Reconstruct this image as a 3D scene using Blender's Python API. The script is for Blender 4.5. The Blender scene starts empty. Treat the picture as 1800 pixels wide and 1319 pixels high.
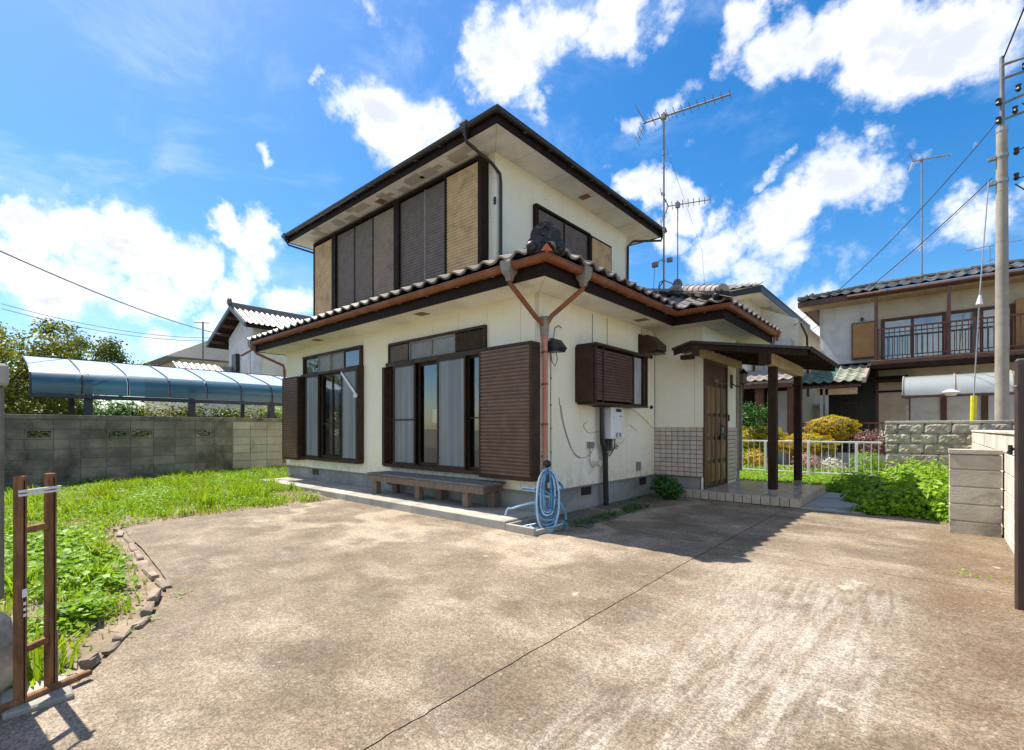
import bpy, math, random
import numpy as np
from mathutils import Vector, Matrix, Euler

S = bpy.context.scene
R = math.radians
rnd = random.Random(7)

# ---------------------------------------------------------------- camera, sky, sun, exposure
cam_d = bpy.data.cameras.new('camera')
cam = bpy.data.objects.new('camera', cam_d)
S.collection.objects.link(cam)
cam.location = (3.70, -4.72, 1.20)
cam.rotation_euler = (R(90), 0, R(41.3))
cam_d.sensor_width = 36
cam_d.lens = 16.88
cam_d.shift_y = 0.053
cam_d.clip_start = 0.05
cam_d.clip_end = 3000
S.camera = cam

SUN = Vector((-1.80, -0.17, 3.13)).normalized()
W = bpy.data.worlds.new('World'); S.world = W; W.use_nodes = True
nt = W.node_tree; N = nt.nodes; L = nt.links; N.clear()

def nd(t, **kw):
    n = N.new(t)
    for k, v in kw.items():
        setattr(n, k, v)
    return n
def mth(op, a, b=None, c=None, clamp=False):
    n = nd('ShaderNodeMath', operation=op, use_clamp=clamp)
    for i, v in enumerate((a, b, c)):
        if v is None: continue
        if isinstance(v, (int, float)): n.inputs[i].default_value = v
        else: L.new(v, n.inputs[i])
    return n.outputs[0]
def mrange(v, a, b, c=0., d=1., smooth=True):
    n = nd('ShaderNodeMapRange', interpolation_type='SMOOTHSTEP' if smooth else 'LINEAR')
    L.new(v, n.inputs[0])
    for i, x in zip((1, 2, 3, 4), (a, b, c, d)): n.inputs[i].default_value = x
    return n.outputs[0]

BLOBS = [(-0.705, 0.489, 0.513, 0.085, 1), (-0.651, 0.546, 0.527, 0.072, 1), (-0.727, 0.447, 0.522, 0.044, 0.7), (-0.524, 0.597, 0.607, 0.062, 1), (-0.554, 0.56, 0.615, 0.045, 0.8), (-0.519, 0.635, 0.573, 0.039, 0.7), (-0.46, 0.621, 0.634, 0.063, 1), (-0.389, 0.658, 0.645, 0.053, 0.9), (-0.329, 0.692, 0.642, 0.041, 0.8), (-0.231, 0.753, 0.617, 0.057, 0.9), (-0.171, 0.793, 0.584, 0.063, 1), (-0.112, 0.825, 0.555, 0.061, 1), (-0.042, 0.839, 0.542, 0.087, 1.1), (0.043, 0.857, 0.514, 0.085, 1.1), (-0.043, 0.864, 0.502, 0.034, 0.8), (0.033, 0.883, 0.468, 0.037, 0.8), (-0.27, 0.77, 0.578, 0.035, 0.5), (-0.351, 0.76, 0.547, 0.038, 0.62), (-0.403, 0.739, 0.54, 0.025, 0.5), (-0.314, 0.764, 0.564, 0.029, 0.5), (-0.231, 0.872, 0.431, 0.034, 0.75), (-0.197, 0.875, 0.443, 0.018, 0.55), (-0.109, 0.911, 0.399, 0.061, 1), (-0.156, 0.916, 0.37, 0.061, 0.9), (-0.067, 0.926, 0.372, 0.045, 0.8), (-0.026, 0.916, 0.401, 0.028, 0.65), (0.029, 0.922, 0.387, 0.019, 0.55), (-0.223, 0.91, 0.349, 0.07, 0.95), (-0.305, 0.898, 0.317, 0.08, 1), (-0.176, 0.933, 0.314, 0.068, 0.8), (-0.239, 0.936, 0.26, 0.074, 0.9), (-0.19, 0.964, 0.186, 0.081, 0.8), (-0.113, 0.944, 0.311, 0.057, 0.6), (-0.054, 0.948, 0.315, 0.046, 0.5), (0.03, 0.946, 0.323, 0.051, 0.75), (-0.014, 0.952, 0.305, 0.029, 0.5), (-0.354, 0.836, 0.419, 0.056, 1), (-0.307, 0.874, 0.377, 0.051, 1), (-0.404, 0.803, 0.438, 0.047, 0.8), (-0.449, 0.761, 0.468, 0.029, 0.6), (-0.374, 0.857, 0.354, 0.049, 0.8), (-0.954, 0.047, 0.296, 0.05, 1), (-0.947, 0.099, 0.306, 0.05, 1), (-0.943, 0.157, 0.294, 0.062, 1), (-0.938, 0.222, 0.265, 0.067, 1), (-0.972, 0.048, 0.229, 0.048, 0.95), (-0.966, 0.107, 0.234, 0.067, 1), (-0.96, 0.181, 0.214, 0.065, 0.9), (-0.903, 0.269, 0.336, 0.039, 0.95), (-0.892, 0.317, 0.323, 0.05, 1), (-0.893, 0.346, 0.287, 0.047, 0.95), (-0.917, 0.308, 0.253, 0.074, 1), (-0.892, 0.385, 0.239, 0.054, 0.9), (-0.935, 0.296, 0.194, 0.065, 0.8), (-0.882, 0.423, 0.208, 0.051, 0.7), (-0.982, 0.142, 0.121, 0.048, 0.75), (-0.973, 0.198, 0.122, 0.042, 0.8), (-0.961, 0.252, 0.112, 0.045, 0.8), (-0.988, 0.091, 0.124, 0.037, 0.5), (-0.797, 0.353, 0.49, 0.014, 0.62), (-0.741, 0.396, 0.543, 0.018, 0.6), (-0.843, 0.302, 0.445, 0.022, 0.6), (-0.863, 0.226, 0.451, 0.028, 0.3), (-0.869, 0.198, 0.454, 0.022, 0.25), (-0.653, 0.406, 0.639, 0.036, 0.68), (-0.672, 0.374, 0.639, 0.019, 0.5), (-0.624, 0.476, 0.62, 0.012, 0.5), (-0.419, 0.691, 0.589, 0.019, 0.5), (-0.379, 0.733, 0.565, 0.017, 0.4)]
sky = nd('ShaderNodeTexSky', sky_type='NISHITA')
sky.sun_disc = False
sky.sun_elevation = math.asin(SUN.z)
sky.sun_rotation = math.atan2(SUN.x, SUN.y)
sky.air_density = 1.0; sky.dust_density = 0.6; sky.ozone_density = 2.5
tc = nd('ShaderNodeTexCoord')
vn = nd('ShaderNodeVectorMath', operation='NORMALIZE'); L.new(tc.outputs['Generated'], vn.inputs[0])
D = vn.outputs[0]
sep = nd('ShaderNodeSeparateXYZ'); L.new(D, sep.inputs[0])
def noise(vec, scale, detail, rough=.5, dist=0., off=(0, 0, 0), sc=(1, 1, 1)):
    m = nd('ShaderNodeMapping'); L.new(vec, m.inputs[0]); m.inputs['Location'].default_value = off; m.inputs['Scale'].default_value = sc
    n = nd('ShaderNodeTexNoise'); L.new(m.outputs[0], n.inputs['Vector'])
    n.inputs['Scale'].default_value = scale; n.inputs['Detail'].default_value = detail
    n.inputs['Roughness'].default_value = rough; n.inputs['Distortion'].default_value = dist
    return n.outputs['Fac']
wm = nd('ShaderNodeTexNoise'); L.new(D, wm.inputs['Vector']); wm.inputs['Scale'].default_value = 5.5; wm.inputs['Detail'].default_value = 6.; wm.inputs['Roughness'].default_value = .62
wv = nd('ShaderNodeVectorMath', operation='MULTIPLY_ADD'); L.new(wm.outputs['Color'], wv.inputs[0]); wv.inputs[1].default_value = (.26, .26, .20); wv.inputs[2].default_value = (-.13, -.13, -.10)
wa = nd('ShaderNodeVectorMath', operation='ADD'); L.new(D, wa.inputs[0]); L.new(wv.outputs[0], wa.inputs[1])
DW = wa.outputs[0]
acc = None
for (bx_, by_, bz_, br, bw) in BLOBS:
    dn = nd('ShaderNodeVectorMath', operation='DISTANCE'); L.new(DW, dn.inputs[0]); dn.inputs[1].default_value = (bx_, by_, bz_)
    v = mrange(dn.outputs['Value'], br * 1.7, br * .15, 0., bw)
    acc = v if acc is None else mth('MAXIMUM', acc, v)
# elsewhere in the sky the clouds go on from a broad noise of the same kind
vd = nd('ShaderNodeVectorMath', operation='DOT_PRODUCT'); L.new(D, vd.inputs[0]); vd.inputs[1].default_value = (-.63, .717, .3)
away = mrange(vd.outputs['Value'], .62, .35)
wide = mth('MULTIPLY', mrange(noise(D, 2.6, 2.), .42, .62), away)
acc = mth('MAXIMUM', acc, wide)
fb = noise(D, 9., 10., .62, .2)
fb2 = noise(D, 24., 5., .6)
dens = mth('ADD', mth('MULTIPLY', acc, .90), mth('MULTIPLY', mth('SUBTRACT', fb, .5), 1.45))
dens = mth('ADD', dens, mth('MULTIPLY', mth('SUBTRACT', fb2, .5), .34))
cloud = mrange(dens, .34, .86)
cloud = mth('POWER', cloud, 1.05)
up = mrange(sep.outputs['Z'], -.02, .05)
cloud = mth('MULTIPLY', cloud, up)
inner = mth('MULTIPLY', mrange(dens, .48, 1.0, 0., .75), mrange(noise(D, 9., 9., .60, .3, (.07, 0, .12), (1, 1, 1.7)), .36, .58))
# thin veil
veil = mth('MULTIPLY', mrange(noise(D, 4.2, 8., .62, .5, (3, 1, 2), (1, 1, 1.9)), .47, .80), .42)
hs = nd('ShaderNodeHueSaturation'); L.new(sky.outputs[0], hs.inputs['Color']); hs.inputs['Saturation'].default_value = 1.42; hs.inputs['Value'].default_value = .78; hs.inputs['Hue'].default_value = .500
SKYV = 0.135
cw = nd('ShaderNodeMix', data_type='RGBA'); L.new(inner, cw.inputs[0])
CL = 5.4
cw.inputs[6].default_value = (CL, CL * 1.0, CL * 1.01, 1); cw.inputs[7].default_value = (CL * .50, CL * .56, CL * .68, 1)
mv = nd('ShaderNodeMix', data_type='RGBA'); L.new(veil, mv.inputs[0]); L.new(hs.outputs[0], mv.inputs[6]); mv.inputs[7].default_value = (CL * .7, CL * .8, CL * .95, 1)
mc = nd('ShaderNodeMix', data_type='RGBA'); L.new(cloud, mc.inputs[0]); L.new(mv.outputs[2], mc.inputs[6]); L.new(cw.outputs[2], mc.inputs[7])
bg = nd('ShaderNodeBackground'); L.new(mc.outputs[2], bg.inputs[0]); bg.inputs[1].default_value = SKYV
wo = nd('ShaderNodeOutputWorld'); L.new(bg.outputs[0], wo.inputs[0])

sun_d = bpy.data.lights.new('sun', 'SUN'); sun_d.energy = 5.0; sun_d.angle = R(.55); sun_d.color = (1, .93, .82)
sun = bpy.data.objects.new('sun', sun_d); S.collection.objects.link(sun)
sun.rotation_euler = SUN.to_track_quat('Z', 'Y').to_euler(); sun.location = (-20, -3, 30)
S.view_settings.view_transform = 'Standard'; S.view_settings.look = 'None'
S.view_settings.exposure = 0.88; S.view_settings.gamma = 1
S.view_settings.use_curve_mapping = False
S.cycles.max_bounces = 10; S.cycles.diffuse_bounces = 5; S.cycles.transparent_max_bounces = 16

# ---------------------------------------------------------------- material helpers
MATS = {}
class NB:
    def __init__(s, name):
        s.m = bpy.data.materials.new(name); s.m.use_nodes = True
        s.t = s.m.node_tree; s.N = s.t.nodes; s.L = s.t.links
        s.b = s.N['Principled BSDF']
        g = s.N.new('ShaderNodeNewGeometry'); s.pos = g.outputs['Position']
        s.o = s.N.new('ShaderNodeObjectInfo').outputs['Random']
    def n(s, t, **kw):
        n = s.N.new(t)
        for k, v in kw.items(): setattr(n, k, v)
        return n
    def noise(s, scale, detail=4, rough=.55, sc=(1, 1, 1), dist=0, off=(0, 0, 0), vec=None):
        m = s.n('ShaderNodeMapping'); s.L.new(vec or s.pos, m.inputs[0]); m.inputs['Scale'].default_value = sc; m.inputs['Location'].default_value = off
        n = s.n('ShaderNodeTexNoise'); s.L.new(m.outputs[0], n.inputs['Vector'])
        n.inputs['Scale'].default_value = scale; n.inputs['Detail'].default_value = detail; n.inputs['Roughness'].default_value = rough; n.inputs['Distortion'].default_value = dist
        return n.outputs['Fac']
    def mr(s, v, a, b, c=0, d=1):
        n = s.n('ShaderNodeMapRange', interpolation_type='SMOOTHSTEP'); s.L.new(v, n.inputs[0])
        for i, x in zip((1, 2, 3, 4), (a, b, c, d)): n.inputs[i].default_value = x
        return n.outputs[0]
    def mt(s, op, a, b=None, clamp=False):
        n = s.n('ShaderNodeMath', operation=op, use_clamp=clamp)
        for i, v in enumerate((a, b)):
            if v is None: continue
            if isinstance(v, (int, float)): n.inputs[i].default_value = v
            else: s.L.new(v, n.inputs[i])
        return n.outputs[0]
    def mix(s, f, a, b, mode='MIX'):
        n = s.n('ShaderNodeMix', data_type='RGBA', blend_type=mode)
        for i, v in zip((0, 6, 7), (f, a, b)):
            if isinstance(v, (int, float)): n.inputs[i].default_value = v
            elif isinstance(v, tuple): n.inputs[i].default_value = (*v, 1)
            else: s.L.new(v, n.inputs[i])
        return n.outputs[2]
    def bump(s, h, dist, strength=1., prev=None):
        b = s.n('ShaderNodeBump'); b.inputs['Strength'].default_value = strength; b.inputs['Distance'].default_value = dist
        s.L.new(h, b.inputs['Height'])
        if prev: s.L.new(prev, b.inputs['Normal'])
        return b.outputs[0]
    def fin(s, col, rough=.7, nrm=None, metal=0., spec=.5):
        if isinstance(col, tuple): s.b.inputs['Base Color'].default_value = (*col, 1)
        else: s.L.new(col, s.b.inputs['Base Color'])
        if isinstance(rough, (int, float)): s.b.inputs['Roughness'].default_value = rough
        else: s.L.new(rough, s.b.inputs['Roughness'])
        if nrm: s.L.new(nrm, s.b.inputs['Normal'])
        s.b.inputs['Metallic'].default_value = metal
        s.b.inputs['Specular IOR Level'].default_value = spec
        return s.m

def pm(name, c1, c2, scale=6, rough=.7, bump=0.002, bscale=60, rv=.12, dirt=None, dscale=2.5, damt=.5, metal=0., spec=.5, sc=(1, 1, 1), sharp=(.35, .65), nsc=(1, 1, 1)):
    """noise-mixed two-tone surface, per-object brightness, optional dirt, fine relief"""
    b = NB(name)
    f = b.mr(b.noise(scale, 6, .6, sc=sc), *sharp)
    col = b.mix(f, c1, c2)
    if dirt:
        d = b.mr(b.noise(dscale, 7, .65, dist=.4, sc=nsc), .46, .68)
        col = b.mix(b.mt('MULTIPLY', d, damt), col, dirt)
    if rv:
        n = b.n('ShaderNodeHueSaturation'); b.L.new(col, n.inputs['Color'])
        b.L.new(b.mr(b.o, 0, 1, 1 - rv, 1 + rv), n.inputs['Value']); col = n.outputs[0]
    nr = None
    if bump:
        nr = b.bump(b.noise(bscale, 4, .6, sc=sc), bump)
    b.fin(col, rough, nr, metal, spec)
    MATS[name] = b.m
    return b.m

def leafm(name, c1, c2, c3=None, tr=.35, rough=.5):
    b = NB(name)
    a = b.n('ShaderNodeAttribute', attribute_name='tint'); f = a.outputs['Fac']
    col = b.mix(f, c1, c2)
    if c3: col = b.mix(b.mr(b.noise(2.2, 3), .45, .65), col, c3)
    b.fin(col, rough, None, 0, .35)
    t = b.n('ShaderNodeBsdfTranslucent'); b.L.new(col, t.inputs[0])
    mx = b.n('ShaderNodeMixShader'); mx.inputs[0].default_value = tr
    b.L.new(b.b.outputs[0], mx.inputs[1]); b.L.new(t.outputs[0], mx.inputs[2]); b.L.new(mx.outputs[0], b.N['Material Output'].inputs[0])
    return b.m
M = {}
# house
def stucco():
    b = NB('cream_stucco')
    f = b.noise(1.3, 5, .6); g = b.noise(14, 5, .6)
    col = b.mix(b.mr(f, .3, .7), (.90, .83, .61), (.92, .88, .74))
    col = b.mix(b.mr(g, .5, .8, 0, .35), col, (.74, .66, .46))
    # grey rain streaks, thin and vertical, and small cracks
    st = b.noise(9, 6, .7, sc=(1, 1, .12), dist=.3)
    col = b.mix(b.mr(st, .60, .86, 0, .20), col, (.50, .46, .36))
    v = b.n('ShaderNodeTexVoronoi', feature='DISTANCE_TO_EDGE'); m = b.n('ShaderNodeMapping'); b.L.new(b.pos, m.inputs[0])
    m.inputs['Scale'].default_value = (1, 1, .7); b.L.new(m.outputs[0], v.inputs['Vector']); v.inputs['Scale'].default_value = 1.1
    cr = b.mt('MULTIPLY', b.mr(v.outputs['Distance'], .006, .0, 0, .7), b.mr(b.noise(1.7, 2), .55, .66))
    col = b.mix(cr, col, (.38, .34, .26))
    sz = b.n('ShaderNodeSeparateXYZ'); b.L.new(b.pos, sz.inputs[0])
    spl = b.mt('MULTIPLY', b.mr(sz.outputs[2], .85, .40), b.mr(b.noise(7, 5, .65), .42, .62))
    col = b.mix(b.mt('MULTIPLY', spl, .40), col, (.46, .41, .31))
    col = b.mix(b.mr(b.noise(2.4, 6, .7, off=(9, 3, 0)), .60, .74, 0, .35), col, (.70, .60, .38))
    n1 = b.bump(b.noise(38, 3, .5, dist=1.2), .006, .8)
    n2 = b.bump(b.noise(150, 2), .001, .6, n1)
    return b.fin(col, .85, n2)
M['stucco'] = stucco()
M['soffit'] = pm('soffit_board', (.90, .86, .76), (.84, .80, .70), 2.2, .8, .0006, 80, 0, (.50, .46, .40), 1.6, .45)
M['found'] = pm('foundation_concrete', (.34, .34, .32), (.27, .27, .26), 3, .9, .002, 50, .05, (.16, .16, .14), 2, .5)
M['dark'] = pm('dark_brown_trim', (.017, .010, .007), (.027, .016, .011), 8, .6, .0004, 40, .1, spec=.1)
M['brown'] = pm('brown_bronze_frame', (.038, .021, .013), (.055, .032, .020), 12, .5, .0004, 60, .12, (.10, .07, .05), 3, .2, spec=.22)
M['slat'] = pm('bronze_shutter_slat', (.125, .070, .045), (.175, .10, .066), 9, .38, .0005, 60, .1, (.17, .13, .10), 4, .3)
M['shut_tan'] = pm('tan_shutter_sheet', (.56, .37, .18), (.66, .45, .23), 7, .6, .001, 70, .06, (.25, .18, .11), 3, .5)
M['shut_dark'] = pm('faded_brown_shutter_sheet', (.135, .10, .085), (.18, .135, .115), 7, .6, .001, 70, .12, (.16, .125, .10), 3, .4)
M['shut_mid'] = pm('greyed_tan_shutter_sheet', (.27, .20, .14), (.33, .25, .18), 7, .6, .001, 70, .1, (.13, .105, .08), 3, .5)
M['gut'] = pm('copper_brown_gutter', (.26, .078, .024), (.185, .055, .018), 5, .42, .0005, 40, .1, (.30, .15, .085), 3.5, .45)
M['gutd'] = pm('dark_brown_gutter', (.018, .012, .010), (.03, .021, .017), 5, .4, .0004, 40, .05)
M['grey'] = pm('weathered_grey_plastic', (.23, .20, .17), (.30, .27, .23), 9, .7, .001, 50, .05, (.15, .12, .10), 6, .5)
M['salmon'] = pm('faded_red_pipe', (.46, .18, .11), (.52, .24, .16), 4, .6, .0003, 40, 0, (.34, .19, .13), 3, .5)
M['vent'] = pm('ochre_soffit_vent', (.30, .15, .045), (.24, .11, .035), 30, .7, .001, 90, 0)
def tile_mat(name, c1, c2, sp):
    b = NB(name)
    n = b.noise(12, 5, .6); col = b.mix(b.mr(n, .35, .65), c1, c2)
    li = b.mr(b.noise(26, 5, .7), .56, .7); col = b.mix(b.mt('MULTIPLY', li, .5), col, (.42, .38, .34))
    h = b.n('ShaderNodeHueSaturation'); b.L.new(col, h.inputs['Color']); b.L.new(b.mr(b.o, 0, 1, .72, 1.25), h.inputs['Value'])
    return b.fin(h.outputs[0], .42, b.bump(b.noise(90, 3), .002), 0, sp)
M['tile'] = tile_mat('brown_grey_roof_tile', (.165, .14, .125), (.25, .22, .20), .6)
M['tilec'] = tile_mat('silvery_brown_roof_tile', (.25, .21, .19), (.33, .28, .26), .6)
M['tilen'] = tile_mat('mossy_grey_roof_tile', (.085, .088, .082), (.12, .125, .115), .4)
M['tileg'] = tile_mat('green_glazed_tile', (.022, .10, .085), (.05, .15, .13), .7)
M['tileg2'] = tile_mat('faded_green_grey_tile', (.20, .22, .17), (.30, .32, .26), .4)
M['tiled'] = tile_mat('black_glazed_ridge_tile', (.016, .016, .018), (.032, .032, .034), .35)
M['orange'] = pm('orange_mortar', (.55, .14, .04), (.45, .11, .04), 20, .8, .001, 60, 0)
def glassm(name, tint, refl_tint=(1, 1, 1), mixf=.0, rough=.0):
    b = NB(name); m = b.m
    tr = b.n('ShaderNodeBsdfTransparent'); tr.inputs[0].default_value = (*tint, 1)
    gl = b.n('ShaderNodeBsdfGlossy'); gl.inputs[0].default_value = (*refl_tint, 1); gl.inputs['Roughness'].default_value = rough
    fr = b.n('ShaderNodeFresnel'); fr.inputs[0].default_value = 1.52
    b.L.new(b.bump(b.noise(1.5, 1), .004, .5), gl.inputs['Normal'])
    f = b.mt('ADD', fr.outputs[0], mixf, clamp=True)
    mx = b.n('ShaderNodeMixShader'); b.L.new(f, mx.inputs[0]); b.L.new(tr.outputs[0], mx.inputs[1]); b.L.new(gl.outputs[0], mx.inputs[2])
    b.L.new(mx.outputs[0], b.N['Material Output'].inputs[0]); return m
M['glass'] = glassm('window_glass', (.75, .8, .8), mixf=.11)
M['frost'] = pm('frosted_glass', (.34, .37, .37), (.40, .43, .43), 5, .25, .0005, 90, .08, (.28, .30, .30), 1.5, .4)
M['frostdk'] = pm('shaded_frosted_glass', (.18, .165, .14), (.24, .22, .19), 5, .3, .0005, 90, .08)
def lace():
    b = NB('grey_insect_screen')
    v = b.noise(11, 2, .5, sc=(1, 1, .02)); col = b.mix(b.mr(v, .35, .65), (.16, .18, .18), (.25, .275, .275)); col = b.mix(b.mr(b.noise(1.1, 2), .4, .65, 0, .5), col, (.17, .185, .18))
    return b.fin(col, .55, None)
M['lace'] = lace()
M['curtain'] = pm('cream_curtain', (.50, .45, .36), (.60, .55, .46), 8, .9, .002, 30, 0)
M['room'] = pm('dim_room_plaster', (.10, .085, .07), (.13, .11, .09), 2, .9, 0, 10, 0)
M['paper'] = pm('white_paper', (.8, .8, .78), (.7, .7, .68), 9, .8, 0, 10, 0)
M['wood_grey'] = pm('weathered_grey_wood', (.12, .115, .11), (.19, .18, .17), 5, .85, .003, 30, .15, (.075, .065, .06), 3, .6, sc=(.6, 6, 6))
M['wood_leg'] = pm('weathered_brown_wood', (.15, .108, .080), (.22, .165, .125), 8, .85, .003, 30, .12, sc=(5, 5, .6))
M['door'] = pm('carved_brown_door', (.065, .034, .016), (.10, .052, .024), 6, .42, .001, 30, .12, (.03, .018, .01), 4, .5, sc=(4, 4, .4))
M['doorp'] = pm('worn_golden_door_panel', (.16, .088, .032), (.23, .13, .05), 6, .4, .001, 30, .25, (.06, .035, .018), 4, .5, sc=(4, 4, .4))
M['beam'] = pm('pale_timber_beam', (.42, .30, .155), (.52, .39, .22), 4, .8, .002, 40, .06, (.22, .15, .08), 3, .4, sc=(5, .5, 5))
M['post'] = pm('dark_timber_post', (.022, .011, .007), (.040, .022, .014), 5, .7, .001, 40, .06, (.08, .055, .04), 2, .3, spec=.15, sc=(5, 5, .5))
M['walltile'] = pm('pinkish_wall_tile', (.56, .46, .39), (.62, .52, .45), 8, .35, .0006, 60, .08, (.44, .35, .29), 4, .35)
M['grout'] = pm('dark_grout', (.10, .075, .06), (.14, .11, .09), 20, .9, .001, 80, 0)
M['porchtile'] = pm('beige_porch_tile', (.46, .38, .28), (.54, .46, .35), 10, .3, .0006, 60, .09, (.34, .27, .20), 4, .4)
M['white_m'] = pm('white_enamel', (.78, .79, .80), (.72, .73, .74), 4, .35, .0002, 40, 0)
M['black_m'] = pm('black_plastic', (.012, .012, .013), (.02, .02, .02), 6, .4, .0003, 40, 0)
M['galv'] = pm('galvanised_steel', (.42, .43, .43), (.33, .34, .34), 20, .45, .0004, 60, .1, (.25, .22, .2), 8, .4, metal=.5)
M['antenna'] = pm('weathered_aluminium', (.30, .29, .27), (.22, .21, .19), 20, .5, .0003, 60, .1, metal=.4)
M['hose'] = pm('blue_hose_rubber', (.035, .17, .34), (.09, .30, .50), 10, .4, .001, 60, .2)
M['hosel'] = pm('pale_blue_hose', (.26, .42, .58), (.36, .5, .64), 10, .4, .001, 60, .2)
M['gatewood'] = pm('rusty_brown_steel', (.32, .16, .07), (.18, .085, .04), 7, .75, .002, 60, .1, (.06, .032, .02), 3, .5, spec=.2, sc=(4, 4, .8))
M['gatebr'] = pm('dark_gate_steel', (.050, .033, .028), (.075, .05, .042), 4, .4, .0006, 60, .0)
# blocks
M['block_old'] = pm('stained_grey_block', (.15, .14, .11), (.25, .235, .19), 2.6, .95, .004, 60, .13, (.035, .033, .028), 1.15, .92, nsc=(1, 1, .7))
M['block_clean'] = pm('clean_grey_block', (.36, .33, .26), (.42, .39, .31), 2.6, .95, .004, 60, .1, (.22, .20, .16), 2.5, .6)
M['block_pillar'] = pm('pillar_block', (.36, .325, .26), (.45, .42, .345), 3, .9, .004, 45, .05, (.14, .13, .11), 2.2, .85, nsc=(1, 1, 1.4))
M['block_white'] = pm('pale_face_block', (.66, .62, .55), (.58, .54, .47), 3, .9, .003, 55, .06, (.34, .30, .25), 3, .55, nsc=(1, 1, .35))
M['mortar'] = pm('mortar', (.24, .23, .20), (.17, .16, .14), 12, .95, .002, 80, 0)
M['mortarw'] = pm('pale_mortar', (.33, .31, .27), (.26, .24, .21), 12, .95, .002, 80, 0)
M['stone'] = pm('split_face_stone', (.36, .325, .255), (.46, .42, .345), 6, .95, .012, 22, .18, (.12, .115, .10), 4, .7)
M['slabc'] = pm('step_concrete', (.40, .375, .32), (.33, .31, .27), 3, .9, .002, 50, 0, (.17, .155, .13), 2, .6)
M['kerb'] = pm('worn_kerb_brick', (.30, .23, .17), (.22, .17, .13), 8, .9, .004, 50, .18, (.12, .09, .07), 4, .5)
M['poly'] = pm('blue_polycarbonate', (.30, .38, .45), (.35, .43, .50), 3, .25, .0003, 20, .05)
def polym(name, c, tr):
    b = NB(name); b.fin(c, .4, None, 0, .3)
    t = b.n('ShaderNodeBsdfTransparent'); t.inputs[0].default_value = (*[min(1, v * 1.6) for v in c], 1)
    tl = b.n('ShaderNodeBsdfTranslucent'); tl.inputs[0].default_value = (*c, 1)
    m1 = b.n('ShaderNodeMixShader'); m1.inputs[0].default_value = .45; b.L.new(b.b.outputs[0], m1.inputs[1]); b.L.new(tl.outputs[0], m1.inputs[2])
    mx = b.n('ShaderNodeMixShader'); mx.inputs[0].default_value = tr; b.L.new(m1.outputs[0], mx.inputs[1]); b.L.new(t.outputs[0], mx.inputs[2])
    gl = b.n('ShaderNodeBsdfGlossy'); gl.inputs['Roughness'].default_value = .28; fr = b.n('ShaderNodeFresnel'); fr.inputs[0].default_value = 1.6
    m3 = b.n('ShaderNodeMixShader'); b.L.new(fr.outputs[0], m3.inputs[0]); b.L.new(mx.outputs[0], m3.inputs[1]); b.L.new(gl.outputs[0], m3.inputs[2])
    b.L.new(m3.outputs[0], b.N['Material Output'].inputs[0]); return b.m
M['polyg'] = polym('blue_polycarbonate_sheet', (.05, .17, .25), .10)
M['polyw'] = polym('pale_polycarbonate_sheet', (.55, .62, .64), .08)
M['polyt'] = pm('sky_sheen_polycarbonate_top', (.42, .50, .58), (.50, .58, .66), 3, .25, .0004, 20, .05, (.30, .36, .42), 2, .3, spec=.8)  # pale colour paints in the sky's reflection on the carport's upper slope
M['dry'] = leafm('dry_straw_blade', (.40, .33, .15), (.62, .54, .28), None, .3)
M['navy'] = pm('navy_steel', (.012, .018, .038), (.02, .028, .052), 4, .4, .0003, 40, 0)
M['pole'] = pm('utility_pole_concrete', (.36, .325, .275), (.29, .26, .215), 3, .85, .002, 50, 0, (.22, .20, .18), 2.5, .5, nsc=(1, 1, .3))
M['polem'] = pm('steel_pole_extension', (.25, .26, .27), (.2, .2, .21), 6, .5, .0005, 50, 0, metal=.5)
M['yellow'] = pm('yellow_guy_guard', (.72, .66, .02), (.62, .56, .03), 8, .5, .0004, 50, 0)
M['wire'] = pm('black_cable', (.03, .035, .035), (.045, .05, .05), 6, .6, 0, 10, 0)
M['wireg'] = pm('grey_cable', (.35, .35, .36), (.28, .28, .3), 6, .6, 0, 10, 0)
M['wall_w'] = pm('white_render', (.70, .70, .70), (.62, .62, .62), 3, .9, .003, 30, 0, (.50, .49, .47), 3, .45)
M['wall_c'] = pm('beige_plaster', (.60, .52, .40), (.54, .46, .35), 3, .9, .003, 30, 0, (.40, .33, .25), 2, .5)
M['wall_g'] = pm('pale_grey_render', (.46, .48, .48), (.40, .42, .43), 2, .9, .002, 30, 0, (.33, .34, .34), 2, .4)
M['wall_cr'] = pm('ivory_render', (.74, .70, .58), (.68, .64, .53), 2, .9, .002, 30, 0, (.5, .46, .38), 2, .4)
M['redbr'] = pm('red_brown_timber', (.125, .052, .03), (.09, .038, .025), 6, .6, .001, 40, .08, (.045, .025, .02), 3, .5)
M['ochre'] = pm('ochre_shutter_box', (.42, .22, .075), (.36, .18, .06), 4, .55, .0005, 60, 0)
M['curtw'] = pm('white_net_curtain', (.72, .76, .80), (.56, .61, .68), 5, .8, .001, 30, .05, sc=(14, 14, .3))
M['soilm'] = None
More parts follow.
